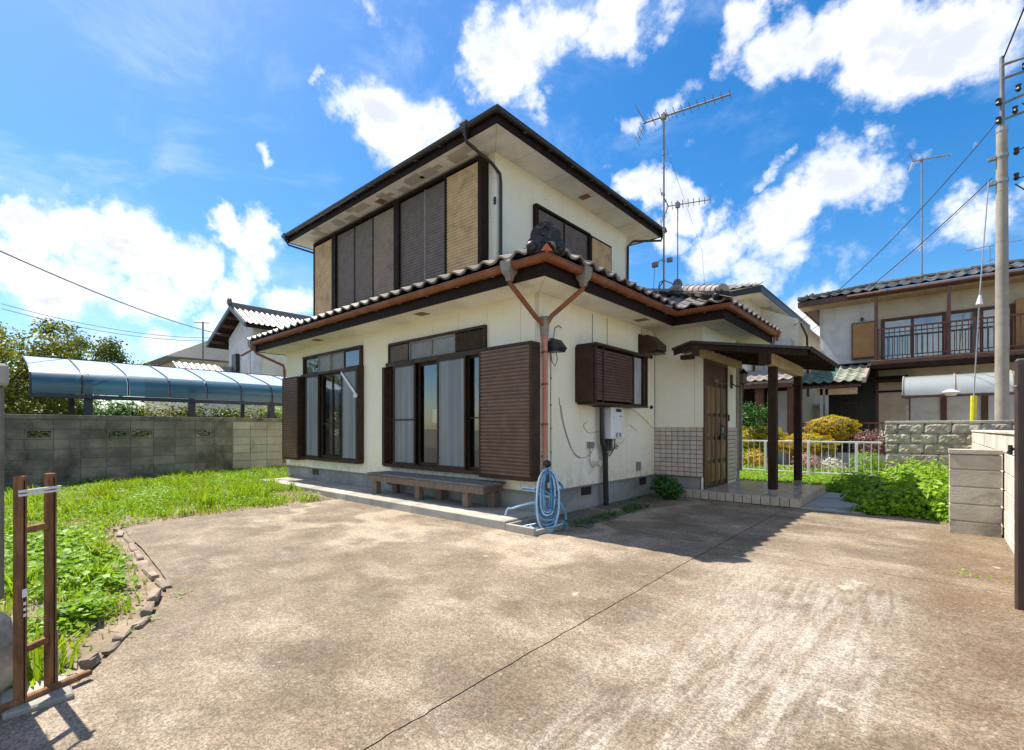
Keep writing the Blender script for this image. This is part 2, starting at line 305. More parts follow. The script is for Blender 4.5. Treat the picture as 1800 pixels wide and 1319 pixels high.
def ground_mat():
    b = NB('driveway_concrete')
    sp = b.n('ShaderNodeSeparateXYZ'); b.L.new(b.pos, sp.inputs[0]); X, Y = sp.outputs[0], sp.outputs[1]
    big = b.noise(.55, 5, .6, dist=.3); mid = b.noise(2.1, 6, .65, dist=.4); sm = b.noise(9, 5, .6)
    col = b.mix(b.mr(mid, .34, .66), (.130, .094, .058), (.205, .158, .105))
    col = b.mix(b.mr(big, .42, .66, 0, .6), col, (.26, .203, .146))
    col = b.mix(b.mr(b.noise(.9, 6, .65, off=(4, 2, 0)), .50, .66, 0, .7), col, (.12, .085, .058))
    # pale dried puddle rims near the house
    col = b.mix(b.mt('MULTIPLY', b.mr(b.noise(1.5, 7, .7, sc=(.7, 1.3, 1), off=(3, 5, 0)), .48, .66), .45), col, (.37, .31, .235))
    rim = b.mt('ABSOLUTE', b.mt('SUBTRACT', b.noise(.75, 4, .5, off=(7, 7, 0)), .52))
    near = b.mt('MULTIPLY', b.mr(Y, -3.2, -1.6), b.mr(X, 1.9, 1.2))
    col = b.mix(b.mt('MULTIPLY', b.mr(rim, .07, .0, 0, .55), near), col, (.42, .345, .25))
    # worn, whitened wheel lane with brushed streaks along the drive
    streak = b.noise(16, 6, .65, sc=(1, .10, 1), dist=.35)
    patch = b.noise(1.6, 6, .7, off=(1, 9, 0), sc=(1, .6, 1))
    lane = b.mt('MULTIPLY', b.mr(X, 2.20, 2.8), b.mr(X, 3.75, 3.35)); lane = b.mt('MULTIPLY', lane, b.mr(Y, .2, -.9))
    wear = b.mt('MULTIPLY', lane, b.mr(b.mt('ADD', b.mt('MULTIPLY', streak, .62), b.mt('MULTIPLY', patch, .55)), .50, .74))
    col = b.mix(b.mt('MULTIPLY', wear, .72), col, (.39, .348, .292))
    # browner outer edge under the wall
    col = b.mix(b.mt('MULTIPLY', b.mr(X, 3.45, 3.85), b.mr(mid, .7, .3, .35, .8)), col, (.125, .078, .038))
    spot = b.mr(b.noise(2.3, 4, .6, off=(20, 3, 0)), .69, .73); col = b.mix(b.mt('MULTIPLY', spot, .6), col, (.48, .42, .34))
    # exposed aggregate
    v = b.n('ShaderNodeTexVoronoi'); v.inputs['Scale'].default_value = 150; b.L.new(b.pos, v.inputs['Vector'])
    hv = b.n('ShaderNodeSeparateColor'); b.L.new(v.outputs['Color'], hv.inputs[0])
    grain = b.mr(hv.outputs[0], 0, 1, .62, 1.38)
    g2 = b.mr(b.noise(34, 5, .75), .3, .7, .78, 1.22)
    gm = b.n('ShaderNodeHueSaturation'); b.L.new(col, gm.inputs['Color']); b.L.new(b.mt('MULTIPLY', grain, g2), gm.inputs['Value'])
    col = gm.outputs[0]
    v2 = b.n('ShaderNodeTexVoronoi'); v2.inputs['Scale'].default_value = 30; b.L.new(b.pos, v2.inputs['Vector'])
    h2 = b.n('ShaderNodeSeparateColor'); b.L.new(v2.outputs['Color'], h2.inputs[0])
    fl = b.mt('MULTIPLY', b.mr(v2.outputs['Distance'], .32, .22), b.mr(h2.outputs[1], .86, .9)); col = b.mix(b.mt('MULTIPLY', fl, .28), col, (.50, .45, .38))
    n1 = b.bump(v.outputs['Distance'], .002, .5); n2 = b.bump(sm, .01, .5, n1); n3 = b.bump(streak, .003, .5, n2)
    return b.fin(col, .85, n3)
M['drive'] = ground_mat()
M['soilm'] = pm('dry_soil', (.30, .235, .16), (.20, .15, .10), 5, .95, .02, 26, 0, (.10, .08, .05), 3, .6)
M['gravel'] = pm('damp_gravel_soil', (.16, .14, .115), (.10, .088, .07), 22, .95, .02, 36, 0, (.25, .22, .19), 14, .5)
M['asph'] = pm('street_asphalt', (.055, .055, .056), (.075, .074, .072), 4, .9, .004, 90, 0)
M['earth'] = pm('open_ground', (.12, .12, .07), (.16, .14, .09), .4, .95, .01, 4, 0)
M['pathc'] = pm('blue_grey_path_concrete', (.30, .30, .29), (.36, .36, .34), 3, .85, .003, 50, 0, (.16, .15, .13), 1.7, .8)
M['grass'] = leafm('lawn_blade', (.17, .31, .008), (.40, .54, .018), (.31, .38, .02), .55)
M['weed'] = leafm('weed_leaf', (.12, .27, .012), (.33, .50, .03), None, .45)
M['bush'] = leafm('broad_bush_leaf', (.15, .32, .012), (.36, .54, .03), None, .45)
M['fern'] = leafm('dark_fern_leaf', (.025, .10, .012), (.07, .20, .03), None, .35)
M['tree'] = leafm('garden_tree_leaf', (.045, .085, .012), (.16, .20, .02), (.09, .13, .015), .35)
M['treey'] = leafm('yellowing_tree_leaf', (.10, .13, .01), (.30, .30, .02), (.16, .19, .015), .4)
M['gold'] = leafm('golden_topiary_leaf', (.46, .27, .006), (.72, .50, .012), (.52, .46, .015), .35)
M['goldg'] = leafm('yellow_green_topiary_leaf', (.34, .30, .010), (.68, .56, .02), (.52, .46, .02), .35)
M['flower'] = leafm('pink_blossom', (.45, .25, .22), (.7, .5, .42), None, .3)
M['flowerw'] = leafm('white_blossom', (.6, .58, .42), (.78, .78, .66), None, .3)
M['plum'] = leafm('plum_foliage', (.14, .06, .06), (.28, .15, .14), None, .3)
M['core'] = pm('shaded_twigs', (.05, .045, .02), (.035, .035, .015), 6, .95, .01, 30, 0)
M['bark'] = pm('tree_bark', (.14, .11, .085), (.09, .07, .055), 9, .95, .008, 30, .1, sc=(3, 3, .5))

# ---------------------------------------------------------------- mesh helpers
WL = {}          # world location of each object built here (no parent is rotated while building)
class MB:
    def __init__(s): s.v = []; s.f = []; s.smooth = False
    def add(s, vs, fs):
        o = len(s.v); s.v += [tuple(p) for p in vs]; s.f += [tuple(i + o for i in f) for f in fs]; return s
    def box(s, x0, y0, z0, x1, y1, z1, c=0, m=None):
        if x0 > x1: x0, x1 = x1, x0
        if y0 > y1: y0, y1 = y1, y0
        if z0 > z1: z0, z1 = z1, z0
        if not c:
            vs = [(x, y, z) for x in (x0, x1) for y in (y0, y1) for z in (z0, z1)]
            fs = [(0, 1, 3, 2), (4, 6, 7, 5), (0, 4, 5, 1), (2, 3, 7, 6), (0, 2, 6, 4), (1, 5, 7, 3)]
        else:
            c = min(c, (x1 - x0) / 2.2, (y1 - y0) / 2.2, (z1 - z0) / 2.2)
            vs = []; ix = {}
            for a in (0, 1):
                for b in (0, 1):
                    for d in (0, 1):
                        X, Y, Z = (x0, x1)[a], (y0, y1)[b], (z0, z1)[d]
                        ex, ey, ez = (c, -c)[a], (c, -c)[b], (c, -c)[d]
                        for k, p in enumerate(((X, Y + ey, Z + ez), (X + ex, Y, Z + ez), (X + ex, Y + ey, Z))):
                            ix[a, b, d, k] = len(vs); vs.append(p)
            fs = []
            for a in (0, 1):
                q = [ix[a, 0, 0, 0], ix[a, 1, 0, 0], ix[a, 1, 1, 0], ix[a, 0, 1, 0]]; fs.append(q if a else q[::-1])
                q = [ix[0, a, 0, 1], ix[1, a, 0, 1], ix[1, a, 1, 1], ix[0, a, 1, 1]]; fs.append(q[::-1] if a else q)
                q = [ix[0, 0, a, 2], ix[1, 0, a, 2], ix[1, 1, a, 2], ix[0, 1, a, 2]]; fs.append(q if a else q[::-1])
                for b in (0, 1):
                    fs.append([ix[a, b, 0, 0], ix[a, b, 1, 0], ix[a, b, 1, 1], ix[a, b, 0, 1]])
                    fs.append([ix[a, 0, b, 0], ix[a, 1, b, 0], ix[a, 1, b, 2], ix[a, 0, b, 2]])
                    fs.append([ix[0, a, b, 1], ix[1, a, b, 1], ix[1, a, b, 2], ix[0, a, b, 2]])
                    for d in (0, 1): fs.append([ix[a, b, d, 0], ix[a, b, d, 1], ix[a, b, d, 2]])
        if m is not None: vs = [m @ Vector(p) for p in vs]
        return s.add(vs, fs)
    def tube(s, pts, r, n=8, cap=True):
        P = [Vector(p) for p in pts]; rs = r if isinstance(r, (list, tuple)) else [r] * len(P)
        rings = []; up = None
        for i, p in enumerate(P):
            t = (P[min(i + 1, len(P) - 1)] - P[max(i - 1, 0)])
            t = t.normalized() if t.length > 1e-9 else Vector((0, 0, 1))
            if up is None: up = Vector((0, 0, 1)) if abs(t.z) < .9 else Vector((1, 0, 0))
            a = t.cross(up)
            if a.length < 1e-6: a = t.cross(Vector((0, 1, 0)))
            a.normalize(); b = a.cross(t).normalized(); up = b
            rings.append([p + rs[i] * (math.cos(2 * math.pi * k / n) * a + math.sin(2 * math.pi * k / n) * b) for k in range(n)])
        vs = [q for g in rings for q in g]; fs = []
        for i in range(len(P) - 1):
            for k in range(n): fs.append((i * n + k, i * n + (k + 1) % n, (i + 1) * n + (k + 1) % n, (i + 1) * n + k))
        if cap: fs.append(tuple(range(n))[::-1]); fs.append(tuple((len(P) - 1) * n + k for k in range(n)))
        return s.add(vs, fs)
    def poly(s, *ps): return s.add(ps, [tuple(range(len(ps)))])
    def prism(s, ps, d):
        n = len(ps); d = Vector(d); vs = list(ps) + [tuple(Vector(p) + d) for p in ps]
        return s.add(vs, [tuple(range(n))[::-1], tuple(range(n, 2 * n))] + [(i, (i + 1) % n, n + (i + 1) % n, n + i) for i in range(n)])
    def sweep(s, path, prof, closed=True):
        """path: xy points, right-hand side is outward; prof: (out, z) points"""
        n = len(path); outs = []
        for i in range(n):
            ds = []
            if i > 0: ds.append(Vector(path[i]) - Vector(path[i - 1]))
            if i < n - 1: ds.append(Vector(path[i + 1]) - Vector(path[i]))
            ns = [Vector((d.y, -d.x)).normalized() for d in ds]
            if len(ns) == 2: m = (ns[0] + ns[1]); m = m / (1 + ns[0].dot(ns[1]))
            else: m = ns[0]
            outs.append(m)
        k = len(prof); vs = []
        for p, m in zip(path, outs):
            for (o, z) in prof: vs.append((p[0] + m.x * o, p[1] + m.y * o, z))
        fs = []
        for i in range(n - 1):
            for j in range(k if closed else k - 1):
                fs.append((i * k + j, (i + 1) * k + j, (i + 1) * k + (j + 1) % k, i * k + (j + 1) % k))
        if closed: fs.append(tuple(range(k))); fs.append(tuple((n - 1) * k + j for j in range(k))[::-1])
        return s.add(vs, fs)
    def disc(s, c, r, axis, n=16, th=.02):
        a = Vector(axis).normalized(); c = Vector(c); return s.tube([c - a * th / 2, c + a * th / 2], r, n)
    def ball(s, c, r, seg=12, ring=8, sc=(1, 1, 1)):
        vs = [(c[0], c[1], c[2] + r * sc[2])]
        for i in range(1, ring):
            t = math.pi * i / ring
            for k in range(seg):
                a = 2 * math.pi * k / seg
                vs.append((c[0] + r * sc[0] * math.sin(t) * math.cos(a), c[1] + r * sc[1] * math.sin(t) * math.sin(a), c[2] + r * sc[2] * math.cos(t)))
        vs.append((c[0], c[1], c[2] - r * sc[2])); fs = [(0, 1 + k, 1 + (k + 1) % seg) for k in range(seg)]
        for i in range(ring - 2):
            for k in range(seg):
                a = 1 + i * seg; fs.append((a + k, a + seg + k, a + seg + (k + 1) % seg, a + (k + 1) % seg))
        l = len(vs) - 1; a = 1 + (ring - 2) * seg; fs += [(l, a + (k + 1) % seg, a + k) for k in range(seg)]
        return s.add(vs, fs)
    def mesh(s, name, mat, off=(0, 0, 0)):
        me = bpy.data.meshes.new(name)
        o = Vector(off); me.from_pydata([(p[0] - o.x, p[1] - o.y, p[2] - o.z) for p in s.v], [], s.f)
        if mat: me.materials.append(mat)
        if s.smooth:
            me.polygons.foreach_set('use_smooth', [True] * len(me.polygons))
            try: me.set_sharp_from_angle(angle=R(40))
            except Exception: pass
        me.update(); return me
def link(o, parent=None, wl=(0, 0, 0)):
    S.collection.objects.link(o); wl = Vector(wl); WL[o.name] = wl
    if parent: o.parent = parent; o.location = wl - WL[parent.name]
    else: o.location = wl
    return o
def tag(o, label=None, cat=None, group=None, kind=None):
    if label: o['label'] = label
    if cat: o['category'] = cat
    if group: o['group'] = group
    if kind: o['kind'] = kind
    return o
def root(name, loc, label, cat, group=None):
    o = bpy.data.objects.new(name, None); o.empty_display_size = .2
    link(o, None, loc); return tag(o, label, cat, group)
def part(name, mb, mat, parent, label=None, kind=None, smooth=False):
    if smooth: mb.smooth = True
    off = WL[parent.name]
    o = bpy.data.objects.new(name, mb.mesh(name, M[mat] if isinstance(mat, str) else mat, off))
    link(o, parent, off)
    return tag(o, label, None, None, kind)
def solo(name, mb, mat, label=None, cat=None, group=None, kind=None, loc=(0, 0, 0), smooth=False):
    if smooth: mb.smooth = True
    o = bpy.data.objects.new(name, mb.mesh(name, M[mat] if isinstance(mat, str) else mat, loc))
    link(o, None, loc); return tag(o, label, cat, group, kind)
def inst(name, me, parent, loc, rot=None, scale=None):
    o = bpy.data.objects.new(name, me); link(o, parent, loc)
    if rot is not None: o.rotation_euler = rot.to_euler() if isinstance(rot, Matrix) else rot
    if scale: o.scale = scale
    return o
def copy_tree(o, parent=None):
    c = o.copy(); S.collection.objects.link(c)
    if parent: c.parent = parent
    for ch in list(o.children): copy_tree(ch, c)
    return c
def unit_box(name, sx, sy, sz, mat, c=.004):
    return MB().box(-sx / 2, -sy / 2, -sz / 2, sx / 2, sy / 2, sz / 2, c).mesh(name, M[mat] if isinstance(mat, str) else mat)
def tinted(me, per):
    n = len(me.vertices); a = me.attributes.new('tint', 'FLOAT', 'POINT')
    k = n // per; t = np.repeat(np.random.RandomState(3).rand(k), per); t = np.concatenate([t, np.zeros(n - len(t))])
    a.data.foreach_set('value', t.astype(np.float32))
def leaves(name, P, Nrm, size, mat, parent=None, asp=.55, seed=1, bend=.25, kind='stuff', loc=None, fold=True):
    """each leaf: two quads folded along the midrib, 6 verts; P (n,3), Nrm (n,3)"""
    rs = np.random.RandomState(seed); n = len(P)
    sz = size * (0.6 + .8 * rs.rand(n))[:, None] if np.isscalar(size) else np.asarray(size)[:, None]
    Nn = Nrm / (np.linalg.norm(Nrm, axis=1, keepdims=True) + 1e-9)
    rv = rs.randn(n, 3); T = np.cross(Nn, rv); T /= np.linalg.norm(T, axis=1, keepdims=True) + 1e-9
    B = np.cross(Nn, T)
    w = sz * asp * .5; z = Nn * sz * bend * .4
    v = np.stack([P - T * sz * .5, P - B * w + z - T * sz * .06, P + T * sz * .5 - z * .8, P + B * w + z - T * sz * .06], 1).reshape(-1, 3)
    base = np.arange(n)[:, None] * 4
    f = (base + np.array([[0, 1, 2, 3]])).reshape(-1, 4)
    if fold:
        tri = np.concatenate([base + np.array([[0, 1, 2]]), base + np.array([[0, 2, 3]])], 1).reshape(-1, 3)
        return npmesh(name, v, tri, mat, parent, 4, kind, loc)
    return npmesh(name, v, f, mat, parent, 4, kind, loc)
def npmesh(name, v, f, mat, parent, per, kind=None, loc=None):
    off = WL[parent.name] if parent else Vector(loc or (0, 0, 0))
    me = bpy.data.meshes.new(name); k = f.shape[1]
    v = v - np.array(off)
    me.vertices.add(len(v)); me.vertices.foreach_set('co', v.astype(np.float32).ravel())
    me.loops.add(f.size); me.loops.foreach_set('vertex_index', f.astype(np.int32).ravel())
    me.polygons.add(len(f)); me.polygons.foreach_set('loop_start', np.arange(0, f.size, k, dtype=np.int32)); me.polygons.foreach_set('loop_total', np.full(len(f), k, dtype=np.int32))
    me.update(calc_edges=True); me.materials.append(M[mat]); tinted(me, per)
    o = bpy.data.objects.new(name, me); link(o, parent, off)
    return tag(o, kind=kind)
def crown(name, blobs, per_m2, size, mat, parent, seed=1, jitter=.25, up=.5, kind='stuff'):
    """leaves spread through the outer shell of overlapping ellipsoids (c, r, (sx,sy,sz))"""
    rs = np.random.RandomState(seed); P = []; Q = []
    for (c, r, sc) in blobs:
        n = int(per_m2 * 4 * math.pi * r * r * (sc[0] * sc[1] + sc[1] * sc[2] + sc[0] * sc[2]) / 3)
        d = rs.randn(n, 3); d /= np.linalg.norm(d, axis=1, keepdims=True)
        bumps = 1 + .16 * np.sin(d[:, 0] * 7 + seed) * np.sin(d[:, 1] * 6 + 2) + .10 * np.sin(d[:, 2] * 13 + seed) * np.sin(d[:, 0] * 11)
        rad = r * bumps * (1 - jitter * rs.rand(n) ** 1.5)
        P.append(np.array(c) + d * rad[:, None] * np.array(sc)); Q.append(d + rs.randn(n, 3) * .5 + np.array([0, 0, up]))
    return leaves(name, np.concatenate(P), np.concatenate(Q), size, mat, parent, seed=seed, kind=kind)
# ================================================================ THE SETTING
def gz(x, y):
    t = min(max((y + 4.4) / 3.7, 0), 1); return .062 * t + .010 * min(max(y / 3, 0), 1)
CURVE = [(-3.52, -.55), (-3.54, -1.6), (-3.70, -2.9), (-3.58, -3.46), (-3.0, -3.53), (-2.22, -3.56), (-.87, -3.67), (-.39, -3.78), (-.08, -3.90), (.13, -4.06), (.35, -4.17), (.59, -4.31), (.74, -4.50), (.80, -4.9), (.8, -8.)]
def xl(y):
    for (a, b) in zip(CURVE, CURVE[1:]):
        if b[1] <= y <= a[1]: return a[0] + (b[0] - a[0]) * (a[1] - y) / max(a[1] - b[1], 1e-6)
    return CURVE[0][0] if y > -.55 else CURVE[-1][0]
mb = MB(); mb.poly((-400, -400, -.09), (400, -400, -.09), (400, 400, -.09), (-400, 400, -.09))
solo('ground', mb, 'earth', kind='structure')
mb = MB(); mb.poly((-60, -16, -.02), (60, -16, -.02), (60, -5.3, -.02), (-60, -5.3, -.02))
solo('street', mb, 'asph', kind='structure')
# driveway: one sheet, its left edge follows the kerb
def lane_sheet(x1, xa):
    ys = [-5.6 + .2 * i for i in range(6)]
    y = -4.5
    while y < -3.4: ys.append(y); y += .03
    y = -3.4
    while y < 3.06: ys.append(y); y += .15
    ys.append(3.06)
    vs = []; fs = []; nx = 30
    for y in ys:
        a = xa(y)
        for k in range(nx + 1):
            x = a + (x1 - a) * k / nx
            vs.append((x, y, gz(x, y) + .002 * math.sin(x * 2.1 + y) * math.sin(y * 1.7) + .004))
    for j in range(len(ys) - 1):
        for k in range(nx): a = j * (nx + 1) + k; fs.append((a, a + 1, a + nx + 2, a + nx + 1))
    return vs, fs
JX, JY = 2.115, .03
g = root('driveway', (0, 0, 0), None, None); tag(g, kind='structure')
# four poured slabs with a narrow open joint between them
def clip_slab(x0f, x1, y0, y1, step=.15):
    ys = []; y = y0
    while y < y1 - 1e-6:
        ys.append(y); y += (.03 if -4.55 < y < -3.38 else step)
    ys.append(y1); vs = []; fs = []; nx = 24
    for y in ys:
        a = x0f(y); 
        for k in range(nx + 1):
            jl = .004 * math.sin(y * 23) + .003 * math.sin(y * 61)
            x = a + (x1 + jl - a) * k / nx
            vs.append((x, y, gz(x, y) + .0025 * math.sin(x * 2.1 + y) * math.sin(y * 1.7) + .006))
    for j in range(len(ys) - 1):
        for k in range(nx): a = j * (nx + 1) + k; fs.append((a, a + 1, a + nx + 2, a + nx + 1))
    return MB().add(vs, fs)
jj = lambda y: JX + .007 + .004 * math.sin(y * 23) + .003 * math.sin(y * 61)
part('concrete_slab', clip_slab(xl, JX, -5.6, JY - .003), 'drive', g, smooth=True)
part('concrete_slab', clip_slab(jj, 4.26, -5.6, JY - .003), 'drive', g, smooth=True)
part('concrete_slab', clip_slab(lambda y: -.2, JX, JY + .003, 3.06), 'drive', g, smooth=True)
part('concrete_slab', clip_slab(jj, 4.26, JY + .003, 3.06), 'drive', g, smooth=True)
mb = clip_slab(lambda y: 1.2 if y < .0 else .8, 4.2, -5.5, 3.0, .3); mb.v = [(x, y, z - .03) for (x, y, z) in mb.v]
part('joint_bed', mb, 'gravel', g)
# garden soil left of the driveway
def soil(name, x0, x1, y0, y1, inside, h, mat, step=.12, amp=.02, seed=0):
    nx = int((x1 - x0) / step) + 1; ny = int((y1 - y0) / step) + 1; vs = []; fs = []
    for j in range(ny + 1):
        for i in range(nx + 1):
            x = x0 + (x1 - x0) * i / nx; y = y0 + (y1 - y0) * j / ny
            vs.append((x, y, h(x, y) + amp * (math.sin(x * 5.1 + seed) * math.sin(y * 4.3) + .5 * math.sin(x * 13 + y * 9))))
    for j in range(ny):
        for i in range(nx):
            a = j * (nx + 1) + i
            if inside(vs[a][0], vs[a][1]) : fs.append((a, a + 1, a + nx + 2, a + nx + 1))
    mb = MB().add(vs, fs); return solo(name, mb, mat, kind='structure', smooth=True)
def in_lawn(x, y):
    return x < -6.75 or (x < xl(y) + .06 if y < -.5 else x < -3.45 and y < -.0)
def dcurve(x, y):
    if x > xl(y): return 0
    d = 9.
    for (a, b) in zip(CURVE, CURVE[1:]):
        ex, ey = b[0] - a[0], b[1] - a[1]; t = max(0, min(1, ((x - a[0]) * ex + (y - a[1]) * ey) / (ex * ex + ey * ey)))
        d = min(d, math.hypot(x - a[0] - t * ex, y - a[1] - t * ey))
    return min(d, 3)
soil('garden_soil', -9.45, .78, -5.0, 8.0, in_lawn, lambda x, y: gz(x, y) - .014 + .05 * min(1, dcurve(x, y) / .8), 'soilm', .07, .009)
soil('side_soil', 0, .74, -.02, 3.12, lambda x, y: x < .70 - .10 * y, lambda x, y: gz(x, y) + .012, 'gravel', .06, .008)
soil('back_yard_soil', -3, 4.3, 3.06, 8.0, lambda x, y: True, lambda x, y: gz(x, y) - .004 + .10 * min(1, max(0, (y - 6) / 2)), 'soilm', .12, .012, 3)
soil('neighbour_garden_soil', -8, 14, 8.1, 15.2, lambda x, y: True, lambda x, y: .12, 'soilm', .3, .02, 5)
mb = MB().box(2.28, 3.09, 0, 3.02, 5.3, .092, .006); solo('garden_path', mb, 'pathc', kind='structure')

# kerb bricks along the garden edge
kr = root('garden_kerb', (-1.5, -3.6, 0), 'row of broken weathered kerb bricks between lawn and driveway', 'kerb')
def kerb_brick(x, y, ln, w, h, a, tilt=0, z=0):
    me = MB().box(-ln / 2, -w / 2, 0, ln / 2, w / 2, h, .008)
    me.v = [(p[0] + rnd.uniform(-.008, .008), p[1] + rnd.uniform(-.006, .006), p[2] + rnd.uniform(-.006, .006)) for p in me.v]
    inst('kerb_brick', me.mesh('kerb_brick', M['kerb']), kr, (x, y, z), Euler((tilt, 0, a)))
ks = [(-3.66, -3.50, .30, -.35), (-3.28, -3.55, .42, -.12), (-2.83, -3.58, .42, -.04), (-2.39, -3.60, .40, -.03), (-1.95, -3.64, .40, -.1), (-1.53, -3.68, .38, -.08), (-1.13, -3.70, .36, -.06), (-.76, -3.74, .32, -.14), (-.46, -3.83, .24, -.42), (-.20, -3.93, .20, -.32), (.02, -4.03, .17, -.56), (.17, -4.13, .13, -.5), (.31, -4.21, .12, -.5), (.44, -4.28, .12, -.55), (.58, -4.37, .14, -.5)]
for i, (x, y, l, a) in enumerate(ks):
    kerb_brick(.04 + x + rnd.uniform(-.015, .015), y + rnd.uniform(-.02, .02), l * rnd.uniform(.84, .97), .06 * rnd.uniform(.8, 1.15), (.026 if i < 6 else .040) + rnd.uniform(-.015, .01), a + rnd.uniform(-.12, .12), rnd.uniform(-.14, .14) - (.3 if i == 9 else 0), gz(x, y) - .008)
part('kerb_strip', MB().box(.56, -4.62, .0, .84, -4.40, .03, .008), 'slabc', kr)

# concrete step along the front of the house
st = root('concrete_step', (-3.7, -.27, 0), 'long low concrete step along the front wall of the house', 'step')
ex = [-6.72, -5.0, -3.3, -1.6, .10]
for a, b in zip(ex, ex[1:]):
    mb = MB().box(a + .002, -.735, -.02, b - .002, -.022 if b < 0 else -.03, .170, .008); part('step_section', mb, 'slabc', st)

# ================================================================ THE HOUSE
H = root('house', (-3.5, 2.6, 0), 'two storey cream house with brown shutters and tiled lower roof in the middle', 'house')
XL, X2, Y2 = -7.14, -1.5, .8
ZS, ZU = 2.91, 5.58
# foundation
fo = MB(); fo.box(XL + .02, .03, -.1, -.03, 5.4, .41); fo.box(-.03, 3.34, -.1, .81, 5.4, .41)
F = part('foundation', fo, 'found', H)
for (x0, x1) in ((-5.95, -5.72), (-3.3, -3.05)):
    part('air_vent', MB().box(x0, .012, .27, x1, .028, .38), 'black_m', F)
for (y0, y1) in ((1.0, 1.24), (2.78, 3.0)):
    part('air_vent', MB().box(-.028, y0, .27, -.012, y1, .38), 'black_m', F)
for y in (.9, 1.9, 2.6): part('joint_line', MB().box(-.029, y, .02, -.0275, y + .006, .40), 'mortar', F)
for x in (-5.0, -4.1, -.95): part('joint_line', MB().box(x, .0285, .1, x + .006, .0295, .40), 'mortar', F)
# wall panels: box columns cut round the openings, open joints between
def cut(x0, x1, z0, z1, ops):
    out = []; xs = sorted({x0, x1} | {v for o in ops for v in o[:2] if x0 < v < x1})
    for a, b in zip(xs, xs[1:]):
        m = (a + b) / 2; hol = [o for o in ops if o[0] < m < o[1]]
        z = z0
        for o in sorted(hol, key=lambda o: o[2]):
            if o[2] > z: out.append((a, b, z, min(o[2], z1)))
            z = max(z, o[3])
        if z < z1: out.append((a, b, z, z1))
    return out
def panels(edges, z0, z1, ops, f, wall, gap=.0025):
    for a, b in zip(edges, edges[1:]):
        for (p, q, r, t) in cut(a + gap, b - gap, z0, z1, ops):
            mb = MB(); f(mb, p, q, r, t); part('wall_panel', mb, 'stucco', wall)
fr = lambda y, t=.03: (lambda mb, p, q, r, s: mb.box(p, y, r, q, y + t, s))
sd = lambda x, t=.03: (lambda mb, p, q, r, s: mb.box(x - t, p, r, x, q, s))
BW = (-3.13, -.93, .64, 2.60); SW = (-6.22, -4.07, .64, 2.67)
wall = part('wall', MB().box(XL + .05, .034, 2.72, -.07, .06, ZS - .01).box(XL + .05, 3.6, .42, -.07, 5.38, ZS - .01).box(-.064, .06, .42, -.034, 3.3, 1.55).box(-.064, .06, 2.36, -.034, 3.3, ZS - .01).box(XL + .05, .034, .42, SW[0] - .01, .06, 2.72).box(SW[1] + .01, .034, .42, BW[0] - .01, .06, 2.72).box(BW[1] + .01, .034, .42, -.07, .06, 2.72), 'mortar', H, smooth=False)
panels([XL, -6.15, -5.54, -4.92, -4.03, -3.24, -2.66, -2.05, -1.48, -.90, -.30, -.055], .41, ZS, [BW, SW], fr(0), wall)
part('corner_trim', MB().box(-.053, 0.0, .405, .004, .035, ZS).box(-.035, .035, .405, .004, .053, ZS), 'stucco', wall)
part('drip_edge', MB().box(XL - .004, -.012, .395, .006, .0, .412).box(0, 0, .395, .012, 3.29, .412), 'grey', wall)
panels([.055, .93, 1.66, 2.30, 2.60, 3.30], .41, ZS, [(.93, 2.38, 1.6, 2.34)], sd(0), wall)
panels([.002, .70, .84], 1.23, ZS, [], fr(3.31), wall)
panels([3.30, 4.5, 5.05], .2, ZS, [(3.36, 4.50, .0, 2.40)], sd(.842), wall)
part('left_wall', MB().box(XL - .0, .034, .41, XL + .03, 5.4, ZS).box(XL, 5.38, .41, .842, 5.41, ZS), 'stucco', H)
